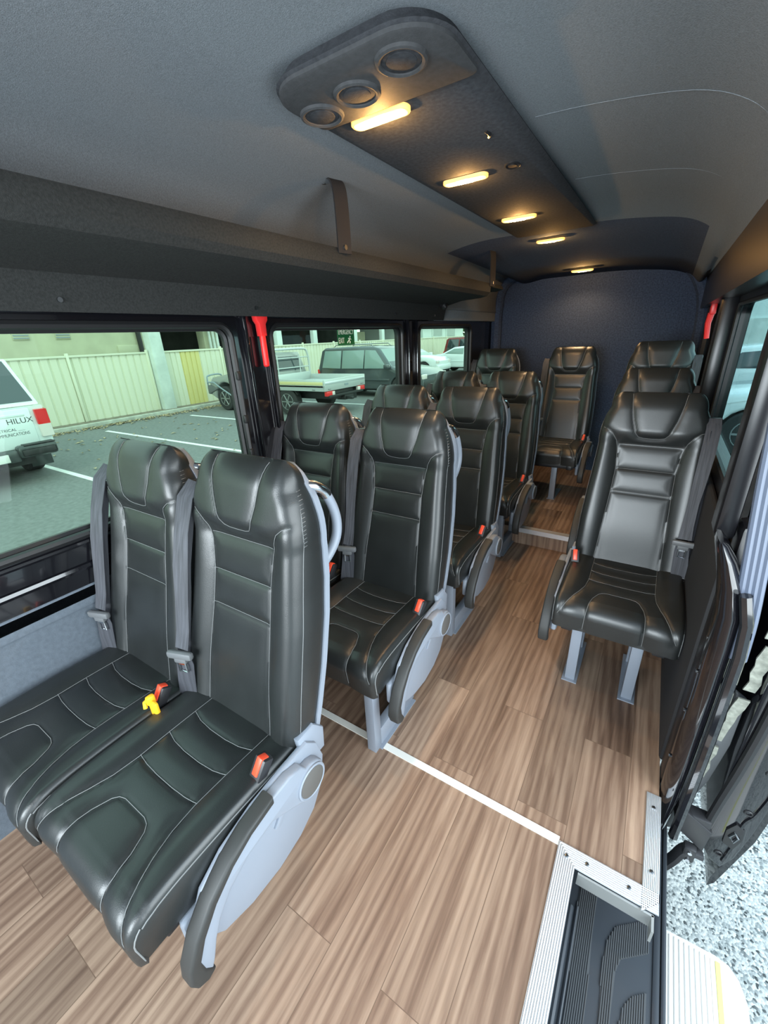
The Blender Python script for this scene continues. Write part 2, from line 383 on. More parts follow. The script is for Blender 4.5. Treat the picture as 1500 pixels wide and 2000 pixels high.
# rear wall
rw = MB(); pts = [(-1.54, -.03), (.27, -.03), (.27, 1.5), (.2, 1.75), (.1, 1.9), (-.1, 1.99), (-1.2, 1.99), (-1.45, 1.85), (-1.54, 1.5)]
rw.prism(pts, 'y', Y1-.02, Y1+.03)
tag(rw.build('wall_rear', 'rear_felt', smooth=False), kind='structure')
rb = MB()   # padded lining around the rear opening: an arch frame on the wall
arch_o = spline([(-1.45, 0, .2), (-1.45, 0, 1.3), (-1.45, 0, 1.6), (-1.42, 0, 1.80), (-1.30, 0, 1.90), (-1.0, 0, 1.93), (-.645, 0, 1.93), (-.2, 0, 1.92), (.02, 0, 1.86), (.15, 0, 1.7), (.20, 0, 1.5), (.21, 0, 1.2)], 6)
rb.tube([(p.x, 4.36, p.z) for p in arch_o], .05, 8)
tag(rb.build('trim_2', 'rear_felt'), kind='structure')
lp = MB(); lp.box(-1.50, -1.452, 3.05, Y1, 1.525, 1.68, .008); tag(lp.build('trim_8', 'ceiling_felt'), kind='structure')
# outer roof skin so that the van is closed
ro = MB(); ro.box(-1.56, .28, Y0, Y1+.03, 2.03, 2.06); ro.box(-1.575, -1.56, Y0, Y1, 1.5, 2.06); 
tag(ro.build('trim_3', 'black_gloss', smooth=False), kind='structure')
# right wall behind the door opening
wr = MB()
RW = [(1.55, 2.74, .90, 1.50), (2.92, 3.82, .90, 1.50)]
wall_rings(wr, .255, .31, RW, [(1.32, 2.83), (2.83, Y1)], .0, 1.60, .05)
wr.box(.17, .31, 1.28, Y1, 1.53, 2.04)
wr.box(.19, .26, 2.75, 2.86, .85, 1.56, .02)
wr.box(.20, .26, 3.85, 3.98, .2, 1.56, .03)
tag(wr.build('wall_right', 'black_paint'), kind='structure')
for i, (a, b, c, d) in enumerate(RW):
    g = MB(); g.box(.290, .295, a-.02, b+.02, c-.02, d+.02)
    wo = tag(g.build('window_%d' % (i+4), 'window_glass_side', smooth=False), kind='structure')
    f = MB(); f.tube([(.262, y, z) for y, z in rrect(a, b, c, d, .05)], .011, 6, closed=True); f.build('window_seal', 'rubber', wo)
rl2 = MB(); rl2.box(.232, .254, 1.34, Y1, 0, .84, .01)
tag(rl2.build('baseboard_right', 'strap_dark'), kind='structure')
# ceiling lining edge above the door, dark header of the opening
hd = MB(); hd.box(.205, .30, Y0, 1.33, 1.60, 2.04, .01)
tag(hd.build('trim_4', 'black_gloss'), kind='structure')

# left pelmet, luggage shelf and straps
sh = thing('luggage_shelf', 'black carpeted overhead luggage shelf running above the left windows', 'shelf', (-1.1, 1.5, 1.66))
b = MB()
pr = [(-.345, -.135), (-.322, -.04), (-.20, -.015), (-.06, -.008), (-.015, .0), (.006, .022), (.008, .055), (-.004, .080), (-.02, .082), (-.03, .07), (-.05, .045), (-.36, .06)]
b.prism(pr, 'y', Y0-1.5, 3.12-1.5)
b.prism([(-.35, .06), (-.05, .045), (.008, .055), (-.004, .08), (-.36, .09), (-.36, -.02)], 'y', 1.60, 1.9)
b.build('shelf_board', 'pelmet_felt', sh)
for y, z in ((-.2, -.105), (-.9, -.105), (.9, -.105), (1.45, -.105)):
    b = MB(); b.cyl((-.338, y, z), 'x', .007, .012, 10); b.build('shelf_screw', 'screw', sh)
for y, k in ((1.46, 'nearest strap'), (3.13, 'rear strap')):
    t = thing('shelf_strap', 'dark metal strap from shelf to ceiling, %s' % ('nearer one with its hooked top' if y < 2 else 'farther one by the end of the shelf'), 'strap', (-1.09, y, 1.74))
    b = MB()
    cen = spline([(-.13, 0, .205), (-.07, 0, .218), (-.03, 0, .215), (-.006, 0, .19), (.002, 0, .12), (.004, 0, -.02)], 6)
    b.ribbon([(p, (.25, 1, 0)) for p in cen], .062, .006); b.build('strap_bar', 'strap_dark', t)
    b = MB(); b.cyl((.007, 0, 0), 'x', .009, .008, 12); b.build('strap_bolt', 'screw', t); b = MB(); b.cyl((-.07, 0, .213), 'z', .007, .012, 10); b.build('strap_bolt', 'screw', t)
kn = MB(); kn.tube([(-1.41, 3.0, 1.63), (-1.385, 3.0, 1.615), (-1.37, 3.0, 1.60)], [.018, .026, .014], 10)
tag(kn.build('black_rubber_stop', 'rubber'), 'small black rubber stop at the rear end of the luggage shelf', 'stop')

# ceiling console with vents and lamps
co = thing('ceiling_console', 'long dark felt ceiling console carrying the round vents and lamps', 'console', (-.645, 1.8, 1.93))
def outline(y0, y1, hw, r):
    out = []
    for cx, cy, a0 in ((hw-r, y1-.02, 0), (-hw+r, y1-.02, 90), (-hw+r, y0+r, 180), (hw-r, y0+r, 270)):
        rr_ = .02 if a0 < 180 else r
        ccx = (hw-rr_)*(1 if cx > 0 else -1)
        for k in range(9):
            a = math.radians(a0+90*k/8); out.append((ccx+rr_*math.cos(a), cy+rr_*math.sin(a)))
    return out
b = MB()
o1 = outline(-.930, 1.06, .218, .11)
def off(pts, d, cx=0, cy=0): return [(p[0]*(1+d/.22), p[1]+(d*(1 if p[1] < 0 else -1)*-1)) for p in pts]
b.loft([[(x, y, .045) for x, y in off(o1, -.026)], [(x, y, .022) for x, y in off(o1, -.012)], [(x, y, .008) for x, y in o1], [(x, y, 0) for x, y in off(o1, -.012)]])
b.build('console_body', 'console_felt', co)
b = MB(); o2 = outline(-.924, -.70, .212, .104)
b.loft([[(x, y, .004) for x, y in o2], [(x, y, -.003) for x, y in o2], [(x, y, -.006) for x, y in [(p[0]*.97, -.8+(p[1]+.8)*.95) for p in o2]]])
b.build('console_front_plate', 'console_plate', co)
for x, y in ((-.165, -.80), (.0, -.865), (.105, -.865)): pass
for x, y in ((-.158, -.775), (-.035, -.800), (.105, -.845)):
    v = MB(); R = .047
    v.tube([(x+R*math.cos(a), y+R*math.sin(a), -.006) for a in [2*math.pi*k/28 for k in range(28)]], .007, 8, closed=True)
    vo = v.build('air_vent', 'console_plate', co)
    v = MB(); v.cyl((x, y, -.003), 'z', R-.004, .012, 28, .003); v.cyl((x, y, -.009), 'z', R-.016, .003, 28, .001); v.build('vent_flap', 'console_felt', vo)
b = MB(); b.tube([(.11+.022*math.cos(a), -.12+.03*math.sin(a), 0) for a in [2*math.pi*k/20 for k in range(20)]], .004, 6, closed=True); b.cyl((.11, -.12, 0), 'z', .014, .008, 16)
b.build('grab_socket', 'black_plastic', co)
b = MB(); b.tube([(.12, -.38, 0), (.13, -.40, -.003), (.125, -.42, 0)], .005, 6); b.build('console_catch', 'black_plastic', co)
def lamp(label, loc):
    t = thing('ceiling_lamp', label, 'lamp', loc, 0, 'warm ceiling lamps')
    b = MB(); r1 = rrect(-.080, .080, -.022, .022, .019, 5); r2 = rrect(-.082, .082, -.024, .024, .021, 5)
    b.loft([[(y, z, .004) for y, z in r2], [(y, z, -.004) for y, z in r2], [(y, z, -.006) for y, z in r1]]); b.build('lamp_rim', 'lamp_rim', t)
    b = MB(); r3 = rrect(-.075, .075, -.018, .018, .015, 5); r4 = rrect(-.066, .066, -.012, .012, .010, 5)
    b.loft([[(y, z, -.005) for y, z in r3], [(y, z, -.0075) for y, z in r3], [(y, z, -.009) for y, z in r4]])
    for k in range(2):
        for s_ in (-1, 1):
            b.tube([(s_*(.036+.010*k)+s_*.008*math.cos(a), .009*math.sin(a)*1.1, -.0092) for a in [math.pi*(q/6-.5) for q in range(7)]], .0008, 4)
    lens = b.build('lens', 'lamp_lens', t)
    b = MB(); b.loft([[(y, z, -.0091) for y, z in rrect(-.034, .034, -.011, .011, .009, 5)], [(y, z, -.0105) for y, z in rrect(-.028, .028, -.008, .008, .006, 5)]]); b.build('bulb_glow', 'lamp_core', lens)
    l = bpy.data.lights.new('lamp_light', 'POINT'); l.energy = 2.6; l.color = (1, .52, .16); l.shadow_soft_size = .004
    lo = bpy.data.objects.new('lamp_light', l); C.objects.link(lo); lo.parent = t; lo.location = (0, 0, -.030)
    l = bpy.data.lights.new('lamp_beam', 'SPOT'); l.energy = 15; l.color = (1, .66, .36); l.shadow_soft_size = .02; l.spot_size = math.radians(150); l.spot_blend = .6
    lo = bpy.data.objects.new('lamp_beam', l); C.objects.link(lo); lo.parent = t; lo.location = (0, 0, -.014)
    return t
lamp('warm lit ceiling lamp nearest the round air vents', (-.700, 1.125, 1.926))
lamp('warm lit ceiling lamp, second from the round air vents', (-.705, 1.690, 1.926))
lamp('warm lit ceiling lamp, third and middle one of the row', (-.708, 2.370, 1.926))
lamp('warm lit ceiling lamp, second farthest, at the console end', (-.710, 3.060, 1.928))
lamp('small warm lit lamp farthest back, before the dark rear wall', (-.680, 4.10, 1.858))

# emergency hammer and exit sign
t = thing('emergency_hammer', 'red emergency hammer on the black pillar between left windows', 'hammer', (-1.470, 1.345, 1.50))
b = MB(); b.prism([(-.034, .045), (.034, .045), (.030, .012), (.018, -.004), (.016, -.05), (-.016, -.05), (-.018, -.004), (-.030, .012)], 'x', -.018, .012, .004); b.build('holder', 'red_hammer', t)
b = MB(); b.box(-.012, .010, -.013, .013, -.175, -.03, .009, seg=3); b.build('handle', 'red_hammer', t)
t = thing('emergency_hammer', 'small red emergency hammer on the right rear pillar', 'hammer', (.205, 3.55, 1.50))
b = MB(); b.box(-.012, .02, -.035, .035, -.03, .05, .008); b.build('holder', 'red_hammer', t)
b = MB(); b.tube([(0, 0, -.02), (-.006, .0, -.08), (.004, .0, -.17)], [.018, .016, .014], 8); b.build('handle', 'red_hammer', t)
t = thing('exit_sign', 'green and white emergency exit sticker on the middle left window', 'sign', (-1.524, 2.005, 1.440))
b = MB(); b.box(-.001, .001, -.076, .076, -.046, .046); b.build('sign_plate', 'sign_green', t, smooth=False)
Mx = Matrix(((0, 0, 1), (1, 0, 0), (0, 1, 0))).to_4x4()
for s_, sz, p in (('EMERGENCY', (.138, .026), (0, .022)), ('EXIT', (.050, .028), (-.044, -.022))):
    me = fit_text(s_, *sz); me.transform(Matrix.Translation((.0018, p[0], p[1])) @ Mx)
    link('sign_lettering', me, 'sign_white', t, smooth=False)
b = MB()  # running figure
b.cyl((.0015, .035, -.004), 'x', .005, .001, 12)
for seg in ([(.031, -.011), (.024, -.022)], [(.031, -.012), (.042, -.017)], [(.029, -.013), (.018, -.012)], [(.025, -.022), (.033, -.029), (.030, -.038)], [(.025, -.022), (.014, -.028), (.008, -.036)]):
    b.tube([(.0015, y, z) for y, z in seg], .0028, 6)
b.build('running_figure', 'sign_white', t)

# white strip across the floor, metal edge trims, step well
b = MB(); b.box(-1.50, -.012, .880, .905, 0, .003)
tag(b.build('floor_joint_strip', 'floor_strip', smooth=False), 'thin off white joint strip crossing the wood floor', 'strip')
def ridged(name, label, p0, p1, wdt, side, mit0=0, mit1=0, screws=()):
    """flat ridged metal strip from p0 to p1 (outer edge), width to `side`; mitred ends"""
    p0, p1 = Vector((*p0, 0)), Vector((*p1, 0)); d = (p1-p0).normalized(); n = Vector((-d.y, d.x, 0))*side
    t = thing(name, label, 'edge strip', p0, 0); b = MB(); L = (p1-p0).length
    def P(s_, t_, z): return d*(s_) + n*t_ + Vector((0, 0, z))
    q = [P(0, 0, 0), P(L, 0, 0), P(L-mit1*wdt, wdt, 0), P(mit0*wdt, wdt, 0)]
    b.add([v+Vector((0, 0, .001)) for v in q]+[v+Vector((0, 0, .005)) for v in q], [(3, 2, 1, 0), (4, 5, 6, 7), (0, 1, 5, 4), (1, 2, 6, 5), (2, 3, 7, 6), (3, 0, 4, 7)])
    K = 9
    for k in range(K):
        tt = wdt*(k+.6)/(K+.2); b.tube([P(mit0*tt+.002, tt, .005), P(L-mit1*tt-.002, tt, .005)], .0017, 5)
    b.build('ridged_plate', 'aluminium', t)
    for s_ in screws:
        c = MB(); v = P(s_, wdt*.5, .007); c.cyl(v, 'z', .0055, .004, 14, .001); c.build('screw', 'screw', t)
    return t
ridged('aluminium_edge_strip', 'long ridged aluminium strip running along the inner side of the step well', (-.012, -1.0), (-.012, .893), .052, -1, 0, 1, (.45, .95, 1.42, 1.86))
ridged('aluminium_edge_strip', 'ridged aluminium strip across the rear end of the step well', (-.012, .893), (.243, .893), .052, -1, 1, -0, (.08, .185))
ridged('aluminium_edge_strip', 'short ridged aluminium strip beside the door sill, pointing rearward', (.243, .87), (.243, 1.19), .040, 1, -1, 0, (.07, .27))
sw = thing('entry_step', 'dark grey moulded step tray with ribbed tread pads in the doorway', 'step', (.15, .0, -.20))
b = MB(); b.box(-.115, .130, -1.1, 1.05, -.03, 0); b.box(-.122, -.108, -1.1, .85, -.03, .17, .004); b.tube([(-.098, -1.1, .006), (-.098, .85, .006)], .009, 8); b.tube([(-.08, -1.1, .003), (-.08, .86, .003)], .004, 6)
b.box(.115, .133, -1.1, 1.25, -.05, .006, .004); b.build('step_tray', 'step_mat', sw)
b = MB(); b.box(-.10, .083, .834, .840, .150, .197); b.box(.078, .084, .800, .838, .150, .197); b.build('riser_plate', 'aluminium_dull', sw)
def pad(name, polys):
    """ribs along y clipped to polygon (x,y)"""
    for poly in polys:
        b = MB(); xs = [p[0] for p in poly]; x = min(xs)+.002; n = len(poly)
        bm_ = [(px, py) for px, py in poly]; b.prism(bm_, 'z', .0, .002, mi=0)
        while x < max(xs):
            cr = []
            for i in range(n):
                (xa, ya), (xb, yb) = poly[i], poly[(i+1) % n]
                if (xa-x)*(xb-x) < 0: cr.append(ya+(yb-ya)*(x-xa)/(xb-xa))
            cr.sort()
            for k in range(0, len(cr)-1, 2): b.box(x-.0013, x+.0013, cr[k], cr[k+1], .002, .0055)
            x += .0052
        b.build(name, 'step_rib', sw, smooth=False)
pad('tread_pad', [
    [(-.072, -1.0), (-.072, .69), (-.083, .72), (-.080, .95), (-.030, .95), (-.034, .85), (-.029, .72), (-.027, -1.0)],
    [(.004, -1.0), (.004, .62), (-.002, .76), (.004, .82), (.022, .868), (.104, .935), (.106, .852), (.042, .80), (.031, .765), (.028, .65), (.030, -1.0)],
    [(.046, .0), (.046, .66), (.054, .705), (.072, .735), (.104, .762), (.106, .0)]])
b = MB(); b.box(.284, .296, Y0, 1.30, -.34, -.19, .004)
tag(b.build('trim_5', 'step_mat'), kind='structure')
t = thing('folding_side_step', 'cream ribbed folding step with yellow edge stripe outside the doorway', 'step', (.33, .0, -.40))
b = MB(); pl = [(-.012, -1), (-.012, 1.055), (.13, 1.062), (.165, 1.055), (.188, 1.03), (.202, .985), (.206, .90), (.206, -1)]
b.prism(pl, 'z', -.02, 0, .004)
for k in range(9): b.tube([(.012+.0135*k, -1, .001), (.012+.0135*k, 1.045, .001)], .003, 5)
b.build('step_board', 'cream_step', t)
b = MB(); b.box(.130, .142, -1, 1.045, -.0, .003); b.build('stripe', 'yellow_strip', t)
# ------------------------------------------------------------------ seats
LEAN = .2356
WT = [(.36, .205), (.41, .212), (.50, .2145), (.62, .2135), (.75, .207), (.83, .201), (.92, .196), (.95, .195), (.975, .197), (1.0, .196), (1.03, .192), (1.07, .182), (1.10, .168), (1.125, .150)]
YB = [(.36, .080), (.42, .088), (.6, .145), (.75, .190), (.85, .213), (.93, .222), (1.02, .223), (1.10, .218), (1.15, .208)]
def seam_pts(side=1):
    return []
SEAMS = []
for s_ in (-1, 1):
    SEAMS.append([(s_*.096, 1.165), (s_*.090, 1.12), (s_*.078, 1.06), (s_*.060, 1.005), (s_*.048, .990), (s_*.03, .985), (0, .984)])
    SEAMS.append([(s_*.183, 1.02), (s_*.165, 1.016), (s_*.145, 1.0), (s_*.127, .97), (s_*.117, .93), (s_*.110, .85), (s_*.113, .75), (s_*.121, .6), (s_*.131, .40)])
H_SEAMS = [[(-.117, .952), (.117, .952)], [(-.110, .850), (.110, .850)], [(-.113, .752), (.113, .752)]]
ALLS = SEAMS+H_SEAMS
def dseg(px, py, a, b):
    vx, vy = b[0]-a[0], b[1]-a[1]; L = vx*vx+vy*vy; t = max(0, min(1, ((px-a[0])*vx+(py-a[1])*vy)/L)); return math.hypot(px-a[0]-vx*t, py-a[1]-vy*t)
def dist(px, py, polys): return min(dseg(px, py, a, b) for pl in polys for a, b in zip(pl, pl[1:]))
def sstep(a, b, x):
    t = max(0, min(1, (x-a)/(b-a))); return t*t*(3-2*t)
def front_y(x, z, seam=True):
    """front surface depth of the backrest"""
    y = LEAN*(z-.42)
    hb = sstep(.945, 1.02, z); y -= .034*hb                                  # headrest bulges forward
    y -= .006*math.exp(-((z-.60)/.12)**2)                                     # lumbar
    ax = abs(x); w_ = interp(WT, z)
    bol = sstep(.095, .17, ax)*(1-hb)*.016; y -= bol                          # side bolsters
    y += hb*.010*(ax/w_)**2
    # rounding over the top
    if z > 1.10: y += .055*(1-math.sqrt(max(0, 1-((z-1.10)/.068)**2)))*1.0
    if seam:
        d = dist(x, z, ALLS); y += .0042*math.exp(-(d/.0042)**2) - .0042*(1-math.exp(-(d/.020)**2))
    if z < .44: y += .02*((.44-z)/.08)**2
    return y
def backrest_mesh():
    b = MB(); rings = []; NX = 62
    zs = [.36+i*(1.10-.36)/112 for i in range(113)] + [1.10+.066*math.sin(math.radians(a)) for a in (8, 16, 25, 34, 43, 52, 61, 70, 79, 86)]
    for z in zs:
        w_ = interp(WT, min(z, 1.10))
        top = 0
        if z > 1.10:
            t = (z-1.10)/.068; w_ = w_ - .050*(1-math.sqrt(max(0, 1-t*t)))
        yb = interp(YB, min(z, 1.10)); 
        if z > 1.10: yb -= .050*(1-math.sqrt(max(0, 1-((z-1.10)/.068)**2)))
        r = .030; ring = []
        yf_e = front_y(w_, z, False)
        mid = (yf_e+yb)/2; r = min(.034, max(.004, (yb-yf_e)*.45))
        for i in range(NX+1):
            u = -1+2*i/NX; x = u*w_; e_ = (abs(x)-(w_-r))/r
            y = front_y(x, z)
            if e_ > 0: y += r*(1-math.sqrt(max(0, 1-e_*e_*.98)))
            ring.append((x, min(y, yb-.002), z))
        ys = ring[-1][1]; R2 = min(.018, (yb-ys)*.4)
        for k in range(1, 5): ring.append((w_+.0035*math.sin(math.pi*k/5), ys+(yb-R2-ys)*k/5, z))
        for k in range(4): a = math.radians(90*k/3); ring.append((w_-R2*(1-math.cos(a)), yb-R2+R2*math.sin(a), z))
        for k in range(1, 6): ring.append((w_-R2-2*(w_-R2)*k/6, yb, z))
        for k in range(4): a = math.radians(90-90*k/3); ring.append((-w_+R2*(1-math.cos(a)), yb-R2+R2*math.sin(a), z))
        for k in range(4, 0, -1): ring.append((-w_-.0035*math.sin(math.pi*k/5), ys+(yb-R2-ys)*k/5, z))
        rings.append(ring)
    b.loft(rings); return b.mesh('backrest')
def shell_mesh():
    b = MB(); rings = []
    for i in range(41):
        z = .36+(1.145-.36)*i/40; w_ = interp(WT, min(z, 1.10))+.003; t = max(0, (z-1.07)/.08)
        w_ -= .055*(1-math.sqrt(max(0, 1-min(1, t)**2))); yb = interp(YB, z); 
        y0 = yb-.010; y1 = yb+.008; y2 = yb+.022
        rings.append([(-w_, y0, z), (w_, y0, z), (w_, y1, z), (w_-.02, y2, z), (-w_+.02, y2, z), (-w_, y1, z)])
    b.loft(rings); return b.mesh('back_shell')
def seam_tubes(mb, polys, fy, off=.0006, r=.0009):
    for pl in polys:
        pts = []
        for a, c in zip(pl, pl[1:]):
            n = max(1, int(math.hypot(c[0]-a[0], c[1]-a[1])/.012))
            pts += [(a[0]+(c[0]-a[0])*k/n, a[1]+(c[1]-a[1])*k/n) for k in range(n)]
        pts.append(pl[-1]); mb.tube([fy(x, z, off) for x, z in pts], r, 5)
def back_seams():
    b = MB()
    def fy(x, z, o):
        w_ = interp(WT, min(z, 1.10)); y = front_y(x, min(z, 1.158))-.0022; e_ = (abs(x)-(w_-.034))/.034
        if e_ > 0: y += .034*(1-math.sqrt(max(0, 1-min(1, e_)**2*.98)))
        return (x, y-o, min(z, 1.158))
    pl = [[p for p in s_ if abs(p[0]) < interp(WT, min(p[1], 1.1))-.006] for s_ in ALLS]
    seam_tubes(b, pl, fy)
    # side seams with cross stitches beside the head
    for s_ in (-1, 1):
        pts = []
        for i in range(50):
            z = .42+(1.09-.42)*i/49; w_ = interp(WT, z); pts.append((s_*(w_+.001), front_y(w_, z, False)+.036, z))
        b.tube(pts, .0012, 5)
        for k in range(14):
            z = .965+k*.010; w_ = interp(WT, z); y = front_y(w_, z, False)+.036; b.tube([(s_*(w_+.002), y-.001, z), (s_*(w_+.0025), y+.011, z+.001)], .0009, 4)
    return b.mesh('seam_stitching')
# cushion: path along the seat, parameter t measured from the rear
def cpath(t):
    if t < .43: 
        y = .05-t; return y, .440+.008*math.sin(min(1, t/.43)*math.pi*.9)+.004*(t/.43), 0.0
    R = .050; a = (t-.43)/R
    zc = .444
    if a < math.pi/2*.96: return -.38-R*math.sin(a), zc-R*(1-math.cos(a)), a
    a0 = math.pi/2*.96; s_ = t-.43-R*a0; return -.38-R*math.sin(a0)+s_*.12, zc-R*(1-math.cos(a0))-s_, a0
CS = []
for s_ in (-1, 1):
    CS.append([(s_*.122, .03), (s_*.120, .15), (s_*.118, .27), (s_*.124, .33), (s_*.138, .38), (s_*.158, .43), (s_*.178, .475), (s_*.195, .51)])
    CS.append([(0, .345), (s_*.040, .345), (s_*.058, .350), (s_*.070, .362), (s_*.086, .40), (s_*.094, .44), (s_*.098, .50), (s_*.100, .56)])
for t0, q in ((.105, .016), (.185, .014), (.265, .008)):
    CS.append([(-.120, t0), (-.08, t0+q*.7), (-.03, t0+q), (.03, t0+q), (.08, t0+q*.7), (.120, t0)])
CW = .213
def csurf(x, t, off=0, groove=True):
    y, z, a = cpath(t); n = (-math.sin(a), math.cos(a)); ax = abs(x)
    h = .010*sstep(.10, .17, ax)*(1-.6*sstep(.36, .46, t))
    if groove:
        d = dist(x, t, CS); h += -.0042*math.exp(-(d/.0042)**2)+.0034*(1-math.exp(-(d/.022)**2))
    r = .017; e_ = (ax-(CW-r))/r
    if e_ > 0: h -= r*(1-math.sqrt(max(0, 1-min(1, e_)**2*.985)))
    h += off
    return (x, y+n[0]*h, z+n[1]*h)
def cushion_mesh():
    b = MB(); rings = []; NX = 62; N = 92; TT = .573
    for i in range(N+1):
        t = TT*i/N; y, z, a = cpath(t); w_ = CW
        top = [csurf(-w_+2*w_*k/NX, t) for k in range(NX+1)]
        qy = max(y, -.415+.0); qz = .334
        if z < .36: qy = -.415
        L0, R0 = top[0], top[-1]
        low = [(w_-.004, qy+.004, qz), (-w_+.004, qy+.004, qz)]
        m1 = (w_+.002, (R0[1]+qy)/2, (R0[2]+qz)/2); m0 = (-w_-.002, (L0[1]+qy)/2, (L0[2]+qz)/2)
        rings.append(top+[m1]+low+[m0])
    b.loft(rings); return b.mesh('seat_cushion')
def cushion_seams():
    b = MB(); seam_tubes(b, CS, lambda x, t, o: csurf(x, t, o+.0022))
    for s_ in (-1, 1): b.tube([(s_*(CW-.0005), *csurf(CW, .02+.44*k/30, 0, False)[1:]) for k in range(31)], .0020, 6)
    for s_ in (-1, 1): b.tube([csurf(s_*(CW-.001), .46+.10*k/8, 0, False) for k in range(9)], .0016, 6)
    return b.mesh('seam_stitching')
def belt_parts(root, s_, long_=True):
    """belt on side s_ (-1 left, +1 right)"""
    x = s_*.197
    b = MB(); W = (1, .1, 0)
    q = .42 if s_ < 0 else -.05
    up = [((x-.002*s_, .150, 1.075), (1, q, 0)), ((x, .112, 1.04), (1, q, 0)), ((x-.002*s_, .076, .95), (1, q*.7, 0)), ((x-.006*s_, .048, .86), (1, q*1.3, 0)), ((x-.010*s_, .024, .76), (1, q*1.6, 0)), ((x-.012*s_, .004, .67), (1, q, 0)), ((x-.012*s_, -.014, .615), (1, q*.6, 0))]
    b.ribbon([(p, w2) for p, w2 in up], [.046, .048, .048, .044, .036, .040, .046], .0022)
    dn = [((x-.012*s_, -.014, .60), (1, q*.6, 0)), ((x-.012*s_, -.016, .56), (1, q*1.4, 0)), ((x-.006*s_, -.022, .50), (1, q*1.2, 0)), ((x, -.026, .44), (1, q, 0)), ((x+.002*s_, -.028, .40), (1, q, 0))]
    b.ribbon([(p, w2) for p, w2 in dn], [.046, .050, .054, .058, .060], .0022)
    b.ribbon([((x+.004*s_, .12, 1.03), (.8, 1, 0)), ((x+.010*s_, .065, .85), (.8, 1, 0)), ((x+.016*s_, .012, .62), (.9, 1, 0)), ((x+.012*s_, -.014, .42), (.9, 1, 0))], .040, .002)
    be = b.build('seat_belt', 'webbing', root)
    T = Matrix.Translation((x-.012*s_, -.024, .600)) @ Matrix.Rotation(math.atan(q*.8), 4, 'Z')
    b = MB(); b.box(-.041, .041, -.009, .010, -.012, .012, .007, M=T); b.box(-.020, .020, -.007, .008, -.026, -.006, .004, M=T); b.build('belt_tongue', 'grey_plastic', be)
    b = MB(); b.tube([T @ Vector(v) for v in ((-.0115, 0, -.02), (-.0125, 0, -.060), (.0125, 0, -.060), (.0115, 0, -.02))], .0036, 6); b.box(-.013, .013, -.002, .002, -.034, -.02, M=T); b.build('tongue_plate', 'chrome', be)
    b = MB(); b.box(x-.026, x+.026, .150, .180, 1.045, 1.075, .008); b.build('belt_guide', 'black_plastic', be)
    b = MB(); b.box(x-.026, x+.030, -.032, -.006, .440, .452, .003); b.build('anchor_plate', 'chrome', be)
def buckle(root, x, y, z, s_, clip=False):
    M_ = Matrix.Translation((x, y, z)) @ Matrix.Rotation(math.radians(-28), 4, 'X') @ Matrix.Rotation(math.radians(8*s_), 4, 'Y')
    b = MB(); b.box(-.0175, .0175, -.015, .016, -.06, .026, .005, M=M_); bo = b.build('belt_buckle', 'black_plastic', root)
    b = MB(); b.box(-.0085, .0095, -.0185, .006, -.020, .0285, .003, M=M_); b.build('release_button', 'red_button', bo)
    return bo
def side_unit(root, s_):
    """folded armrest with its pivot cover on side s_"""
    X = lambda a, c: (s_*a, s_*c) if s_ > 0 else (s_*c, s_*a)
    b = MB(); x0, x1 = X(.218, .236)
    sh_ = [(.030, .455), (.062, .42), (.080, .355), (.062, .265), (.02, .205), (-.04, .17), (-.12, .155), (-.21, .165), (-.285, .195), (-.325, .25), (-.33, .32), (-.30, .38), (-.24, .42), (-.15, .445), (-.06, .452)]
    b.prism(sh_, 'x', x0, x1, .006)
    b.box(*X(.200, .222), -.35, .05, .24, .33, .01)
    fa = b.build('side_fairing', 'shell', root)
    b = MB(); x0, x1 = X(.234, .243); b.prism([(-.045, .38), (-.075, .365), (-.115, .315), (-.10, .305)], 'x', x0, x1, .002); b.build('fairing_relief', 'shell', fa)
    b = MB(); x0, x1 = X(.232, .262)
    hub = [(.055*math.cos(a), .362+.055*math.sin(a)) for a in [math.radians(v) for v in (-75, -50, -25, 0, 25, 50, 75, 95)]]
    arm_t = [(-.06, .452), (-.14, .448), (-.19, .437), (-.245, .412), (-.30, .372), (-.345, .318), (-.372, .262), (-.378, .225), (-.370, .200), (-.352, .188), (-.335, .192)]
    arm_b = [(-.325, .215), (-.310, .262), (-.288, .306), (-.255, .343), (-.20, .372), (-.13, .380), (-.07, .345), (-.03, .318)]
    b.prism(hub+[(-.02, .440)]+arm_t+arm_b, 'x', x0, x1, .007, seg=3)
    ar = b.build('armrest', 'shell', root)
    b = MB(); x0, x1 = X(.226, .266)
    pt = [(-.115, .456), (-.19, .443), (-.248, .418), (-.304, .377), (-.350, .321), (-.378, .264), (-.384, .225), (-.374, .196), (-.352, .182), (-.332, .190)]
    pb = [(-.348, .222), (-.352, .255), (-.330, .305), (-.291, .356), (-.240, .397), (-.186, .422), (-.115, .436)]
    b.prism(pt+pb, 'x', x0, x1, .007, seg=3); b.build('armrest_pad', 'shell_pad', ar)
    b = MB(); b.cyl((s_*.2645, .002, .362), 'x', .042, .006, 30, .002); b.build('pivot_disc', 'disc', ar)
    b = MB(); b.tube([(s_*.264, .002+.045*math.cos(a), .362+.045*math.sin(a)) for a in [2*math.pi*k/28 for k in range(28)]], .004, 6, closed=True); b.build('pivot_rim', 'shell', ar)
    b = MB(); b.prism([(.02, .36), (.10, .36), (.105, .43), (.07, .475), (.01, .475)], 'x', *X(.205, .226), .006); b.build('recliner_cover', 'shell', root)
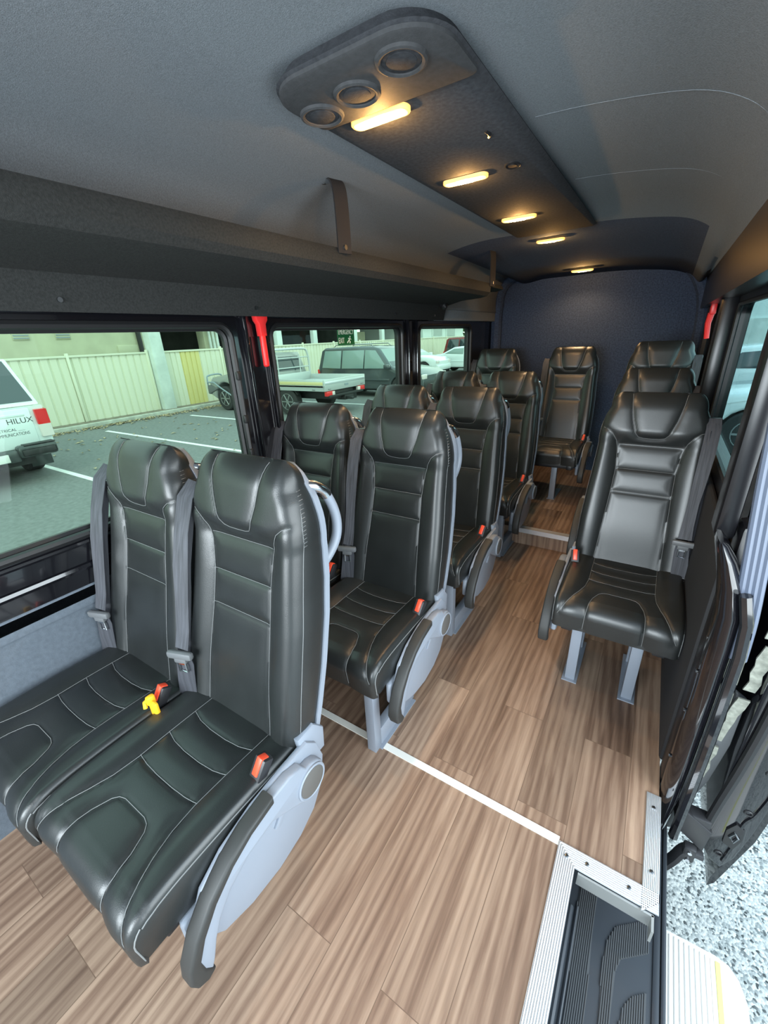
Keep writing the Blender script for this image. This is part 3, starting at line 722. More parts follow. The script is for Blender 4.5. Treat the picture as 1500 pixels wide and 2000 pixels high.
def handle(root, s_):
    b = MB(); x = s_*.166
    pts = spline([(x-s_*.02, .215, 1.095), (x, .236, 1.088), (x+s_*.006, .268, 1.062), (x+s_*.01, .292, 1.01), (x+s_*.012, .298, .96), (x+s_*.01, .285, .915), (x+s_*.004, .245, .875), (x-s_*.01, .215, .862)], 5)
    b.tube(pts, .0135, 12); h = b.build('grab_handle', 'shell', root)
    b = MB(); b.tube(pts[3:12], .0152, 12); b.build('handle_sleeve', 'chrome', h)
def legs(root, kind):
    if kind == 'pair':
        b = MB(); b.box(.130, .168, -.385, -.345, 0, .325, .003); b.build('leg', 'frame_grey', root)
        b = MB(); b.box(.134, .164, -.12, -.085, 0, .325, .003); b.build('leg', 'frame_grey', root)
        b = MB(); b.box(.132, .167, -.346, -.119, 0, .085, .003); b.box(.12, .18, -.36, -.10, 0, .006); b.build('base_rail', 'frame_grey', root)
    elif kind == 'single':
        for x in (-.120, .098):
            b = MB(); b.box(x-.020, x+.020, -.335, -.297, 0, .325, .003); b.box(x-.03, x+.03, -.35, -.05, 0, .005); b.build('leg', 'frame_grey', root)
            b = MB(); b.box(x-.018, x+.018, -.10, -.064, 0, .325, .003); b.build('leg', 'frame_grey', root)
    elif kind == 'rear':
        b = MB(); b.box(-.12, -.08, -.14, -.10, 0, .325, .003); b.build('leg', 'frame_grey', root)
    elif kind == 'post':
        for x in (.04, -.16):
            b = MB(); b.box(x-.022, x+.022, -.30, -.26, 0, .325, .003); b.box(x-.03, x+.03, -.31, -.03, 0, .005); b.build('leg', 'frame_grey', root)
    elif kind == 'wall':
        b = MB(); b.box(-.10, -.065, -.36, -.32, 0, .325, .003); b.build('leg', 'frame_grey', root)
    b = MB(); b.box(-.19, .19, -.37, -.33, .29, .325, .004); b.box(-.19, .19, -.12, -.08, .29, .325, .004)
    for x in (-.16, .16): b.box(x-.02, x+.02, -.38, .09, .285, .318, .004)
    b.prism([(.03, .29), (.09, .29), (.10, .42), (.06, .42)], 'x', -.19, .19, .004)
    b.build('seat_frame', 'black_plastic', root)
CM = {}
def make_seat(label, loc, side, leg, hnd=None, belt=-1, mid_buckle=None, group='black leather passenger seats'):
    r = thing('passenger_seat', label, 'seat', loc, 0, group)
    if not CM: CM.update(b=backrest_mesh(), s=shell_mesh(), bs=back_seams(), c=cushion_mesh(), cs=cushion_seams())
    def L(n, k, m):
        me = CM[k]
        if not me.materials: return link(n, me, m, r, ang=50)
        o = bpy.data.objects.new(n, me); C.objects.link(o); o.parent = r; return o
    L('backrest', 'b', 'leather'); L('back_shell', 's', 'shell'); L('cushion', 'c', 'leather')
    st = L('seam_stitching', 'bs', 'thread'); tag(st, 'pale seam stitching of the backrest'); st = L('seam_stitching', 'cs', 'thread'); tag(st, 'pale seam stitching of the cushion')
    if side: side_unit(r, side); buckle(r, side*.196, -.085, .478, side)
    if mid_buckle:
        bo = buckle(r, mid_buckle*.200, -.060, .485, mid_buckle)
    if belt: belt_parts(r, belt)
    if hnd: handle(r, hnd)
    legs(r, leg); keep(r); return r
make_seat('aisle seat nearest the camera, yellow clip on the buckle at its left', (-.846, .480, 0), 1, 'rear', 1)
W = make_seat('window seat of the front pair, leftmost seat in the photo', (-1.275, .458, 0), 0, 'wall', 1, mid_buckle=1)
R = make_seat('first single seat on the right beside the open door', (.015, 1.912, 0), -1, 'single', None, belt=1)
A = make_seat('aisle seat of the second pair, behind the front pair', (-.812, 1.234, 0), 1, 'pair', 1)
dup(A, (-.835, 1.969, 0), 'aisle seat of the third pair from the front')
dup(A, (-.873, 2.871, .004), 'aisle seat of the fourth pair, beside the raised rear floor')
dup(W, (-1.285, 1.257, 0), 'window seat of the second pair, in front of the parked tray truck')
dup(W, (-1.272, 1.985, 0), 'window seat of the third pair, only its upper half showing')
dup(W, (-1.300, 2.860, .004), 'window seat of the fourth pair, in front of the small rear window')
dup(R, (-.010, 2.658, .040), 'second single seat on the right, its top showing over the first')
dup(R, (-.010, 3.330, .160), 'third single seat on the right, its headrest showing topmost')
B = make_seat('rear aisle seat facing down the aisle before the dark wall', (-.634, 3.735, .1255), 1, 'post', None)
dup(B, (-1.275, 3.735, .1255), 'rear left seat in the corner beside the last window', skip=('side_fairing', 'armrest', 'recliner_cover'))
# the yellow clip between the front seats and its lap strap lying in the gap
t = thing('buckle_clip', 'yellow plastic clip on the buckle between the front pair of seats', 'clip', (-1.052, .385, .478))
b = MB(); b.box(-.020, .016, -.032, -.018, -.040, .020, .006); b.box(-.022, -.006, -.036, -.012, .004, .034, .006); b.box(-.006, .024, -.040, -.026, -.040, -.022, .005)
b.tube([(-.016, -.030, .022), (-.026, -.036, .012), (-.022, -.040, -.004)], .006, 8); b.build('clip_body', 'yellow_clip', t)
# ------------------------------------------------------------------ sliding door and pillar on the right
p = MB()
cen = [(.262, -.13, .020), (.266, .0, .026), (.268, .2, .028), (.268, .45, .028), (.266, .62, .030), (.262, .72, .031), (.246, .80, .028), (.222, .87, .022), (.203, .915, .014)]
rings = []
for x, z, r in [(.262, -.145, .008)]+cen+[(.198, .925, .006)]:
    rings.append([(x+r*math.cos(a), 1.235+.055*math.sin(a), z) for a in [2*math.pi*k/16 for k in range(16)]])
p.loft(rings)
p.tube([(.300, 1.18, -.13), (.303, 1.18, .1), (.303, 1.18, .4), (.300, 1.18, .62), (.292, 1.18, .72), (.272, 1.18, .80)], .014, 8)
for z in (.15, .35, .5, .62, .70): p.cyl((.238, 1.235, z), 'x', .006, .006, 10)
tag(p.build('trim_6', 'black_gloss'), kind='structure')
q = MB(); q.box(.240, .31, 1.25, 1.34, -.20, .95, .015); q.box(.190, .235, 1.27, 1.36, .9, 1.56, .012)
tag(q.build('trim_9', 'black_paint'), kind='structure')
s = MB()
for k in range(4):
    a = -.018+.012*k; s.tube(spline([(.296+a, 1.20, .60), (.290+a, 1.20, .72), (.276+a, 1.20, .86), (.256+a, 1.20, 1.05), (.242+a, 1.20, 1.20), (.222+a, 1.20, 1.40), (.20+a, 1.20, 1.56)], 5), .0085, 8)
tag(s.build('trim_7', 'seal_sky_sheen'), kind='structure')
d = thing('sliding_door', 'open glossy black sliding door slid back outside the right wall', 'door', (.36, 1.25, -.38))
# local coordinates: x outward, y rearward, z up
b = MB()
prof = [(.085, .0), (.100, .03), (.145, .30), (.165, .60), (.165, 1.0), (.150, 1.35), (.115, 1.75), (.07, 2.08), (.055, 2.08), (.10, 1.75), (.135, 1.35), (.15, 1.0), (.15, .60), (.128, .30), (.085, .05)]
b.prism(prof, 'y', 0, 1.30); b.build('outer_panel', 'black_gloss', d)
b = MB()
front = [(.022, .27), (.030, .20), (.052, .16), (.092, .13), (.115, .20), (.130, .34), (.146, .60), (.148, 1.0), (.135, 1.32), (.055, 1.34), (.062, 1.0), (.060, .75), (.045, .50)]
b.prism(front, 'y', -.012, .03, .006); b.box(.028, .12, 0, 1.28, .22, 1.20, .01)
b.build('inner_frame', 'black_gloss', d)
b = MB(); b.tube(spline([(.020, -.014, .27), (.030, -.014, .42), (.045, -.014, .60), (.056, -.014, .80), (.060, -.014, 1.05), (.050, -.014, 1.35), (.03, -.014, 1.7)], 5), .013, 8)
b.build('door_seal', 'rubber', d)
b = MB()
for y in (.02, 1.22): b.box(.055, .115, y, y+.09, 1.2, 2.05, .012)
b.box(.03, .09, .02, 1.28, 2.0, 2.08, .01); b.build('window_frame', 'black_gloss', d)
b = MB(); b.box(.100, .105, .1, 1.24, 1.19, 2.02); b.build('door_glass', 'window_glass_side', d, smooth=False)
b = MB()
b.prism([(.070, .26), (.100, .245), (.112, .30), (.108, .345), (.085, .36), (.068, .32)], 'y', -.018, -.008, .002); b.build('latch_recess', 'rubber', d)
b = MB(); b.tube([(.080, -.020, .30), (.092, -.022, .285), (.10, -.02, .31), (.088, -.02, .325)], .0045, 6, closed=True); b.build('latch_hook', 'screw', d)
b = MB(); 
for x, z in ((.075, .195), (.100, .42), (.108, .60)): b.tube([(x+.010*math.cos(a), -.0125, z+.008*math.sin(a)) for a in [2*math.pi*k/12 for k in range(12)]], .003, 5, closed=True)
b.build('drain_hole', 'rubber', d)
b = MB(); b.tube(spline([(.135, -.012, 1.28), (.140, -.012, .90), (.135, -.012, .62), (.118, -.012, .44), (.100, -.012, .37), (.098, -.012, .26), (.090, -.012, .17)], 5), .006, 6); b.build('edge_pressing', 'black_gloss', d)
# sealed inner wing and diagonal brace behind the pillar
b = MB(); rn = random.Random(5); sp = spline([(.020, 0, 1.16), (.016, 0, 1.02), (.014, 0, .90), (-.004, 0, .74), (-.018, 0, .60), (-.026, 0, .46)], 5)
L_ = [(q.x-.010-rn.uniform(0, .010), q.z) for q in sp]; R_ = [(q.x+.006+rn.uniform(0, .009), q.z) for q in sp]
for k_ in range(len(sp)-1):
    if k_ % 7 == 5: continue
    b.prism([L_[k_], L_[k_+1], R_[k_+1], R_[k_]], 'y', .018, .024)
b.build('sealant_strip', 'sealant', d, smooth=False)
b = MB(); b.prism([(-.045, .36), (-.015, .33), (.005, .42), (.022, .60), (.02, .78), (-.01, .80)], 'y', .04, .07, .01); b.build('lower_flap', 'grey_plastic', d)
b = MB(); b.box(-.06, .03, -.035, .01, .265, .335, .006); b.prism([(-.055, .26), (.03, .20), (.035, .30), (-.04, .345)], 'y', -.04, -.02, .004); b.build('guide_bracket', 'black_plastic', d)
b = MB(); b.tube(spline([(-.085, -.06, .085), (-.066, -.06, .078), (-.050, -.055, .085), (-.032, -.05, .13), (-.018, -.045, .175), (.0, -.04, .185), (.032, -.03, .175)], 5), .013, 8, flat=1.6)
b.box(-.022, .014, -.062, -.030, .150, .215, .008); ar = b.build('roller_arm', 'black_plastic', d)
b = MB(); b.cyl((-.004, -.064, .165), 'y', .006, .006, 14); b.cyl((-.004, -.064, .200), 'y', .006, .006, 14); b.build('arm_bolt', 'chrome', ar)
# ------------------------------------------------------------------ outside
GZ = -.65
g = MB(); g.box(-14.1, 60, -40, 90, GZ-.1, GZ); tag(g.build('asphalt_ground', 'asphalt', smooth=False), kind='structure')
g = MB(); g.box(.28, 7, -6, 5.5, GZ, GZ+.012); tag(g.build('pebble_paving', 'pebble_aggregate', smooth=False), kind='structure')
g = MB(); g.box(-14.25, -14.1, -40, 90, GZ-.1, GZ+.10, .02); tag(g.build('kerb', 'kerb'), kind='structure')
g = MB(); g.box(-60, -14.25, -40, 90, GZ-.1, GZ+.06); tag(g.build('garden_bed', 'dirt', smooth=False), kind='structure')
for y, lab in ((3.04, 'white parking line ending beside the white canopy truck'), (5.55, 'white parking line crossing the empty bay by the fence'), (8.20, 'white parking line in front of the tray truck'), (11.9, 'white parking line between the tray truck and the dark wagon')):
    b = MB(); b.box(-12.9, -6.9, y-.05, y+.05, GZ, GZ+.004)
    tag(b.build('parking_line', 'line_paint', smooth=False), lab, 'road marking', 'white bay lines on the asphalt')
lf = MB()
for k in range(900):
    x, y = -13.95+abs(random.gauss(0, .28)), random.uniform(3.1, 13); 
    if random.random() < .10: x, y = random.uniform(-13.5, -7), random.uniform(3.1, 8.5)
    a = random.uniform(0, 6.28); L, W_ = random.uniform(.03, .09), random.uniform(.015, .04); dx, dy = math.cos(a), math.sin(a); z = GZ+.008+random.uniform(0, .02)
    lf.add([(x-dx*L, y-dy*L, z), (x+dy*W_, y-dx*W_, z+.02), (x+dx*L, y+dy*L, z), (x-dy*W_, y+dx*W_, z+.015)], [(0, 1, 2), (0, 2, 3)])
tag(lf.build('leaf_litter', 'leaf', smooth=False), 'dry fallen leaves gathered along the kerb', 'leaves', kind='stuff')
# fence
fe = thing('metal_fence', 'cream corrugated metal fence along the far side of the parking area', 'fence', (-15, 6, GZ))
def panel(y0, y1, m, x=0):
    b = MB(); pts = []; y = y0; per = .235
    prof = []
    n = int((y1-y0)/per)
    for k in range(n+1):
        s_ = y0+k*(y1-y0)/(n+1); w_ = (y1-y0)/(n+1); prof += [(s_, 0), (s_+w_*.07, -.03), (s_+w_*.20, -.03), (s_+w_*.27, 0)]
    prof.append((y1, 0)); fr = [(x+a, yy) for yy, a in prof]
    b.prism(fr+[(x-.06, y1), (x-.06, y0)], 'z', .04, 1.96); o = b.build('fence_panel', m, fe, smooth=False); return o
bays = [(-6.1, -3.7), (-3.65, -1.2), (-1.15, 1.15), (1.2, 3.55), (3.6, 5.92), (6.04, 8.36)]
for a, c in bays: panel(a-6, c-6, 'fence_cream')
panel(9.0-6, 9.62-6, 'fence_cream'); o = panel(9.62-6, 10.42-6, 'fence_yellow'); tag(o, 'mustard yellow sheets'); panel(10.42-6, 11.35-6, 'fence_cream')
yy = 11.45
while yy < 46: panel(yy-6, yy+2.3-6, 'fence_cream'); bays.append((yy, yy+2.3)); yy += 2.4
for a in [-6.12, -3.68, -1.18, 1.18, 3.58, 5.98, 8.40, 11.40]+[11.40+2.4*k for k in range(1, 15)]:
    b = MB(); b.box(-.03, .045, a-6-.04, a-6+.04, 0, 2.06, .008); b.build('fence_post', 'fence_cream', fe)
b = MB(); b.box(-.04, .035, -12.2, 2.4, 1.94, 2.0, .006); b.box(-.04, .035, 3.0, 40, 1.94, 2.0, .006); b.build('top_rail', 'fence_cream', fe)
b = MB(); b.box(-.15, .22, -.22, .22, 0, 6, .02)
cc = b.build('concrete_column', 'concrete'); cc.location = (-14.95, 8.68, GZ); tag(cc, 'tall pale concrete column standing against the cream fence', 'column')
for i, y in enumerate((15.0, 18.9, 22.7, 25.9, 28.9)):
    b = MB(); b.box(-.12, .12, -.16 if i < 4 else -.3, .16 if i < 4 else .35, 0, 6, .01); o = b.build('building_post', 'building_white'); o.location = (-16.6 if i else -15.4, y, GZ)
    tag(o, ['pale post just right of the pillar with the hammer, behind the tray truck rack', 'pale post behind the tray truck rack end', 'pale post directly behind the exit sticker', 'pale post above the bonnet of the dark wagon', 'widest pale post at the right end of the dark openings'][i], 'post', 'pale posts of the open building')
bd = thing('cream_building', 'cream rendered building wall with vents behind the fence', 'building', (-17, 4, GZ))
b = MB(); b.box(-3, 0, -14, 5.35, 0, 7); b.build('wall', 'building', bd, smooth=False)
b = MB(); b.box(-.1, .05, 4.5, 5.35, 1.9, 2.25, .02); b.build('wall_ledge', 'building', bd)
for y, z in ((1.7, 2.72), (2.85, 2.72)):
    b = MB(); b.box(-.02, .03, y-.22, y+.22, z-.22, z+.40, .01); v = b.build('vent', 'building', bd)
    b = MB()
    for k in range(7): b.box(.0, .05, y-.20, y+.20, z-.18+k*.08, z-.145+k*.08)
    b.build('vent_slats', 'steel_blue', v)
b = MB(); b.tube([(.1, 5.33, 0), (.1, 5.33, 7)], .09, 8); b.build('downpipe', 'black_plastic', bd)
bd = thing('open_building', 'open shaded building with dark bays behind the fence', 'building', (-17.2, 18, GZ))
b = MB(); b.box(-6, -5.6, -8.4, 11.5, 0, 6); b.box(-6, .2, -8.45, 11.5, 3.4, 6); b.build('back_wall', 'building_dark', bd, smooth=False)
b = MB(); b.box(-1.2, -.2, -8.6, -7.7, 0, 3.4); b.box(-1, -.5, -5.3, -4.6, 0, 3.4, .02); b.build('inner_pier', 'building', bd)
b = MB()
for y in (-5.15, -4.95, -4.75): b.tube([(-.3, y, 0), (-.3, y, 3.4)], .06, 8)
b.build('pipe', 'concrete', bd)
b = MB(); b.box(-3, -2.6, -2.2, -.9, 0, 2.5); b.box(-2.5, -2, 8.3, 9.6, 1.6, 2.6); b.build('stored_crates', 'building', bd)
bd = thing('white_building', 'pale cladded building with windows beyond the far end of the fence', 'building', (-17, 36, GZ))
b = MB(); b.box(-4, 0, -6.5, 5.2, 0, 6); b.build('wall', 'building_white', bd, smooth=False)
for y, z0, z1, m in ((-4.3, 1.6, 2.8, 'car_glass_pale'), (-.6, 2.1, 2.9, 'car_glass_pale'), (2.2, 1.2, 2.9, 'car_glass_pale')):
    b = MB(); b.box(0, .08, y-1, y+1, z0-.15, z1+.15, .02); f = b.build('window', 'building_white', bd); b = MB(); b.box(.05, .1, y-.85, y+.85, z0, z1); b.build('pane', m, f, smooth=False)
b = MB(); b.box(-.1, .4, -6.5, 5.2, 2.98, 3.1); b.build('eave', 'building', bd, smooth=False)
tr = thing('dense_tree', 'dark green tree beyond the white building', 'tree', (-21, 52, GZ))
b = MB(); rnd = random.Random(3)
for k in range(900):
    p0 = Vector((rnd.gauss(0, 2.2), rnd.gauss(0, 2.0), 3.4+rnd.gauss(0, 1.5))); a = Vector((rnd.uniform(-1, 1), rnd.uniform(-1, 1), rnd.uniform(-1, 1))).normalized()*.3; c_ = a.cross(Vector((rnd.random(), 1, rnd.random()))).normalized()*.2
    b.add([p0-a, p0+c_, p0+a, p0-c_], [(0, 1, 2, 3)])
b.build('crown', 'foliage', tr, smooth=False); b = MB(); b.tube([(0, 0, 0), (0, 0, 3)], .25, 8); b.build('trunk', 'dirt', tr)

# ---- vehicles. local: x along length (front = +x), y across, z up from ground
def wheel(root, x, y, r=.38, w_=.25, side=1):
    b = MB(); b.loft([[(x+rr*math.cos(a), y+yy, r+rr*math.sin(a)) for a in [2*math.pi*k/28 for k in range(28)]] for rr, yy in ((r*.62, -w_/2), (r*.93, -w_/2), (r, -w_/2+.03), (r, w_/2-.03), (r*.93, w_/2), (r*.62, w_/2))]); o = b.build('wheel', 'tyre', root)
    b = MB(); s_ = side*w_/2
    b.cyl((x, y+s_*.7, r), 'y', r*.60, .02, 24, mi=1); b.tube([(x+r*.60*math.cos(a), y+s_*.95, r+r*.60*math.sin(a)) for a in [2*math.pi*k/24 for k in range(24)]], .012, 6, closed=True)
    for k in range(6):
        a = 2*math.pi*k/6; b.tube([(x+.05*math.cos(a), y+s_*.9, r+.05*math.sin(a)), (x+r*.58*math.cos(a), y+s_*.92, r+r*.58*math.sin(a))], .025, 6)
    b.cyl((x, y+s_*.9, r), 'y', .06, .03, 12); b.build('rim', ['rim', 'car_black'], o)
def arc(cx, cz, r, a0, a1, n=10): return [(cx+r*math.cos(math.radians(a0+(a1-a0)*k/n)), cz+r*math.sin(math.radians(a0+(a1-a0)*k/n))) for k in range(n+1)]
def shear(mb, belt, k, half):
    for v in mb.bm.verts:
        if v.co.z > belt: v.co.y *= 1-k*(v.co.z-belt)
def body_shell(root, prof, half, belt, k, m, name='body'):
    b = MB(); b.prism(prof, 'y', -half, half, .07, seg=3); shear(b, belt, k, half); return b.build(name, m, root)
def side_glass(root, polys, half, belt, k, m='car_glass', name='side_window', sides=(-1, 1)):
    for pl in polys:
        for s_ in sides:
            b = MB(); b.prism(pl, 'y', s_*(half-.02), s_*(half+.004), .004); shear(b, belt, k, half); b.build(name, m, root)
def slab(root, name, pts, m, th=.02):
    """quad pts extruded along its normal"""
    P = [Vector(p) for p in pts]; n = (P[1]-P[0]).cross(P[2]-P[0]).normalized()*th
    b = MB(); N_ = len(P); b.add(P+[p+n for p in P], [tuple(range(N_))[::-1], tuple(range(N_, 2*N_))]+[(i, (i+1) % N_, N_+(i+1) % N_, N_+i) for i in range(N_)]); return b.build(name, m, root)
def wagon(label, loc, rz, paint, L=4.7, H=1.72, half=.90, gl='car_glass', rails=False, sedan=False, cat='car', tail=True):
    t = thing('parked_car', label, cat, loc, rz); h = L/2; wb = L*.29
    if sedan: prof = [(-h, .45), (-h+.02, .95), (-h+.35, 1.02), (-h*.62, 1.08), (-h*.30, H-.06), (0, H), (h*.22, H-.05), (h*.52, 1.02), (h*.85, .90), (h, .72), (h, .35)]
    else: prof = [(-h, .45), (-h+.02, 1.0), (-h+.16, H-.14), (-h+.34, H-.03), (-h*.3, H), (h*.10, H-.03), (h*.20, H-.10), (h*.46, 1.10), (h*.88, .98), (h, .80), (h, .38)]
    ar = .43
    prof += arc(wb+.05, .36, ar, -8, 188)+arc(-wb, .36, ar, -8, 188)
    belt, k = 1.0, .26
    body_shell(t, prof, half, belt, k, paint)
    b = MB(); b.box(-h+.1, h-.1, -half+.12, half-.12, .25, .7); b.build('underbody', 'car_black', t)
    zt = H-.14
    if sedan: polys = [[(-h*.55, 1.07), (-h*.30, zt), (-.08, zt+.02), (-.08, 1.03)], [(-.02, 1.03), (-.02, zt+.02), (h*.18, zt-.02), (h*.42, 1.03)]]
    else: polys = [[(-h+.24, 1.08), (-h+.34, zt), (-h*.52, zt), (-h*.52, 1.05)], [(-h*.49, 1.05), (-h*.49, zt), (-.17, zt), (-.17, 1.05)], [(-.12, 1.05), (-.12, zt), (h*.14, zt-.02), (h*.38, 1.05)]]
    side_glass(t, polys, half, belt, k, gl)
    wz = half*(1-k*(zt-belt))-.08; wl_ = half-.06
    if sedan: slab(t, 'windscreen', [(h*.235, -wz, H-.085), (h*.235, wz, H-.085), (h*.50, wl_, 1.045), (h*.50, -wl_, 1.045)], gl, .012); slab(t, 'rear_window', [(-h*.33, wz, H-.09), (-h*.33, -wz, H-.09), (-h*.60, -wl_, 1.11), (-h*.60, wl_, 1.11)], gl, .012)
    else: slab(t, 'windscreen', [(h*.215, -wz, H-.125), (h*.215, wz, H-.125), (h*.45, wl_, 1.12), (h*.45, -wl_, 1.12)], gl, .012); slab(t, 'rear_window', [(-h+.15, wz, H-.17), (-h+.15, -wz, H-.17), (-h+.035, -wl_, 1.08), (-h+.035, wl_, 1.08)], gl, .012)
    for s_ in (-1, 1):
        wheel(t, wb+.05, s_*(half-.12), side=s_); wheel(t, -wb, s_*(half-.12), side=s_)
        b = MB(); b.box(-h-.01, -h+.10, s_*half-.20*(s_ > 0), s_*half+.20*(s_ < 0), .82, 1.02, .02); b.build('tail_lamp', 'tail_red', t)
        b = MB(); b.box(h-.10, h+.005, s_*half-.28*(s_ > 0), s_*half+.28*(s_ < 0), .68, .84, .02); b.build('head_lamp', 'tail_clear', t)
        b = MB(); b.box(h*.36, h*.44, s_*(half+.10)-.09, s_*(half+.10)+.09, 1.05, 1.20, .03); b.build('mirror', paint, t)
        b = MB(); b.box(-wb+.5, wb-.4, s_*(half+.004)-.012, s_*(half+.004)+.012, .62, .68, .005); b.build('side_moulding', paint, t)
        if rails: b = MB(); b.tube([(-h*.7, s_*.62, H), (-h*.66, s_*.62, H+.06), (h*.02, s_*.62, H+.06), (h*.06, s_*.62, H-.02)], .02, 6); b.build('roof_rail', 'rim', t)
    b = MB(); b.box(-h-.06, -h+.08, -half+.03, half-.03, .36, .60, .04); b.box(h-.08, h+.05, -half+.03, half-.03, .32, .60, .04); b.build('bumper', 'car_black' if paint != 'car_white' else paint, t)
    return t
wagon('dark grey wagon with roof bars parked behind the tray truck', (-9.42, 14.45, GZ), 0, 'car_grey', 4.85, 1.84, .93, 'car_glass_pale', rails=True)
wagon('white hatchback parked beyond the dark grey wagon', (-12.6, 22.6, GZ), 0, 'car_white', 4.4, 1.50, .88, 'car_glass_pale', cat='car')
wagon('white low sedan parked past the white hatchback', (-9.9, 25.2, GZ), 0, 'car_white', 4.6, 1.48, .88, 'car_glass_pale', sedan=True)
wagon('dark red wagon, only its upper part showing over the white cars', (-11.2, 30.2, GZ), 0, 'car_red', 4.7, 1.95, .92, 'car_glass')
wagon('white wagon seen through the right rear window with its wheel', (2.75, 9.6, GZ), math.pi, 'car_white', 4.6, 1.72, .90, 'car_glass')
wagon('white sedan in the row behind the white wagon on the right', (2.0, 14.5, GZ), math.pi, 'car_white', 4.6, 1.55, .88, 'car_glass', sedan=True)
wb_ = thing('low_wall_building', 'pale building past the cars seen through the right rear window', 'building', (2, 26, GZ))
b = MB(); b.box(-4, 12, 0, 2, 0, 5); b.build('wall', 'building_white', wb_, smooth=False); b = MB(); b.box(-4, 12, -.1, 0, .0, 2.2); b.build('plinth', 'concrete', wb_, smooth=False)

# white utility with canopy, rear end to us. local x forward = world -x
u = thing('canopy_truck', 'white utility truck with canopy, rear end showing at the left', 'truck', (-9.0, 2.06, GZ), math.pi)
# local: x=0 at tailgate, forward +x ; local y = -(world y)
H_ = .93
prof = [(.0, .55), (.0, 1.27), (4.6, 1.27), (5.1, 1.0), (5.2, .5)]+arc(4.25, .40, .46, -8, 188)+arc(1.05, .40, .46, -8, 188)
b = MB(); b.prism(prof, 'y', -H_, H_, .04); b.build('body', 'car_white', u)
b = MB(); pr = [(.03, 1.28), (.50, 2.02), (1.3, 2.10), (1.6, 2.08), (1.6, 1.28)]; b.prism(pr, 'y', -H_+.02, H_-.02, .05, seg=3); shear(b, 1.28, .16, H_); b.build('canopy', 'car_white', u)
b = MB(); pr = [(1.65, 1.27), (1.75, 1.86), (2.6, 1.86), (3.35, 1.27)]; b.prism(pr, 'y', -H_+.03, H_-.03, .06, seg=3); shear(b, 1.28, .24, H_); b.build('cab', 'car_white', u)
hw = H_-.10
rwin = slab(u, 'canopy_window', [(.060, -hw, 1.345), (.060, hw, 1.345), (.475, hw-.10, 1.99), (.475, -hw+.10, 1.99)], 'car_glass', .03)
side_glass(u, [[(.35, 1.36), (.62, 1.92), (1.5, 1.94), (1.5, 1.36)]], H_-.02, 1.28, .16)
b = MB(); b.box(-.02, .03, -H_+.22, H_-.22, .60, 1.24, .02); tg = b.build('tailgate', 'car_white', u)
b = MB(); b.box(-.035, -.01, -.10, .30, 1.12, 1.19, .01); b.box(-.03, -.005, -.62, -.28, 1.12, 1.17, .01); b.build('tailgate_handle', 'car_white', u)
for s_ in (-1, 1):
    b = MB(); y0, y1 = sorted((s_*(H_-.165), s_*(H_+.016)))
    b.prism([(-.05, .95), (-.05, 1.20), (.10, 1.22), (.18, 1.05), (.14, .95)], 'y', y0, y1, .01); tl = b.build('tail_lamp', 'tail_red', u)
    b = MB(); b.prism([(-.05, .74), (-.05, .95), (.14, .95), (.10, .74)], 'y', y0, y1, .01); b.build('reversing_lens', 'tail_clear', tl)
    wheel(u, 1.05, s_*(H_-.14), .39, .27, s_); wheel(u, 4.25, s_*(H_-.14), .39, .27, s_)
    b = MB(); b.box(.42, .46, s_*(H_-.16)-.17, s_*(H_-.16)+.17, .17, .58, .01); b.build('mud_flap', 'bumper', u)
b = MB(); b.box(-.18, .02, -H_+.04, -.32, .45, .66, .05); b.box(-.18, .02, .32, H_-.04, .45, .66, .05); b.box(-.13, .02, -.34, .34, .40, .60, .03); b.build('rear_bumper', 'bumper', u)
b = MB(); b.box(-.19, -.02, -H_+.06, -.42, .655, .672, .006); b.box(-.19, -.02, .42, H_-.06, .655, .672, .006); b.box(-.21, -.19, -.85, -.36, .49, .60, .02); b.build('bumper_step', 'car_black', u)
b = MB(); b.box(-.145, -.125, -.18, .19, .43, .56, .004); npl = b.build('number_plate', 'line_paint', u)
b = MB(); b.box(.1, 5, -.6, .6, .30, .56); b.build('chassis', 'car_black', u)
def decal(root, s_, size, y, z, m, x=-.021, sx_=1.0):
    me = fit_text(s_, sx_, size); Mr = Matrix(((0, 0, -1), (-1, 0, 0), (0, 1, 0))).to_4x4()
    me.transform(Matrix.Translation((x, y, z)) @ Mr); link('lettering', me, m, root, smooth=False)
decal(u, 'HILUX', .085, -.535, 1.055, 'dark_text', sx_=.36)
decal(u, 'ELECTRICAL ___', .050, -.33, .92, 'dark_text', sx_=.46)
decal(u, 'COMMUNICATIONS', .050, -.36, .845, 'dark_text', sx_=.50)
decal(u, 'A', .13, .0, .82, 'dark_text', sx_=.10)

# tray truck
k = thing('tray_truck', 'silver tray truck with a tubular rack behind the cab', 'truck', (-8.0, 10.33, GZ), math.pi)
HW = 1.0
b = MB(); b.box(0, 2.25, -HW, HW, .84, .90, .01); b.build('tray_floor', 'tray_metal', k)
for s_ in (-1, 1):
    y0, y1 = sorted((s_*HW, s_*(HW-.04)))
    b = MB(); b.box(.03, 2.2, y0, y1, .74, 1.06, .008)
    for z in (.84, .93): b.tube([(.03, s_*(HW+.002), z), (2.2, s_*(HW+.002), z)], .008, 5)
    sd = b.build('tray_side', 'tray_metal', k)
    b = MB(); b.box(.04, 2.19, s_*(HW+.006)-.004, s_*(HW+.006)+.004, .91, 1.00, .002); b.build('reflective_band', 'tray_yellow', sd)
    b = MB()
    for x in (.4, 1.8): b.box(x-.05, x+.05, s_*(HW+.01)-.012, s_*(HW+.01)+.012, .77, .80, .006)
    b.build('side_latch', 'rim', sd)
b = MB(); b.box(-.02, .03, -HW, HW, .74, 1.06, .008); tgt = b.build('tray_tailgate', 'tray_metal', k)
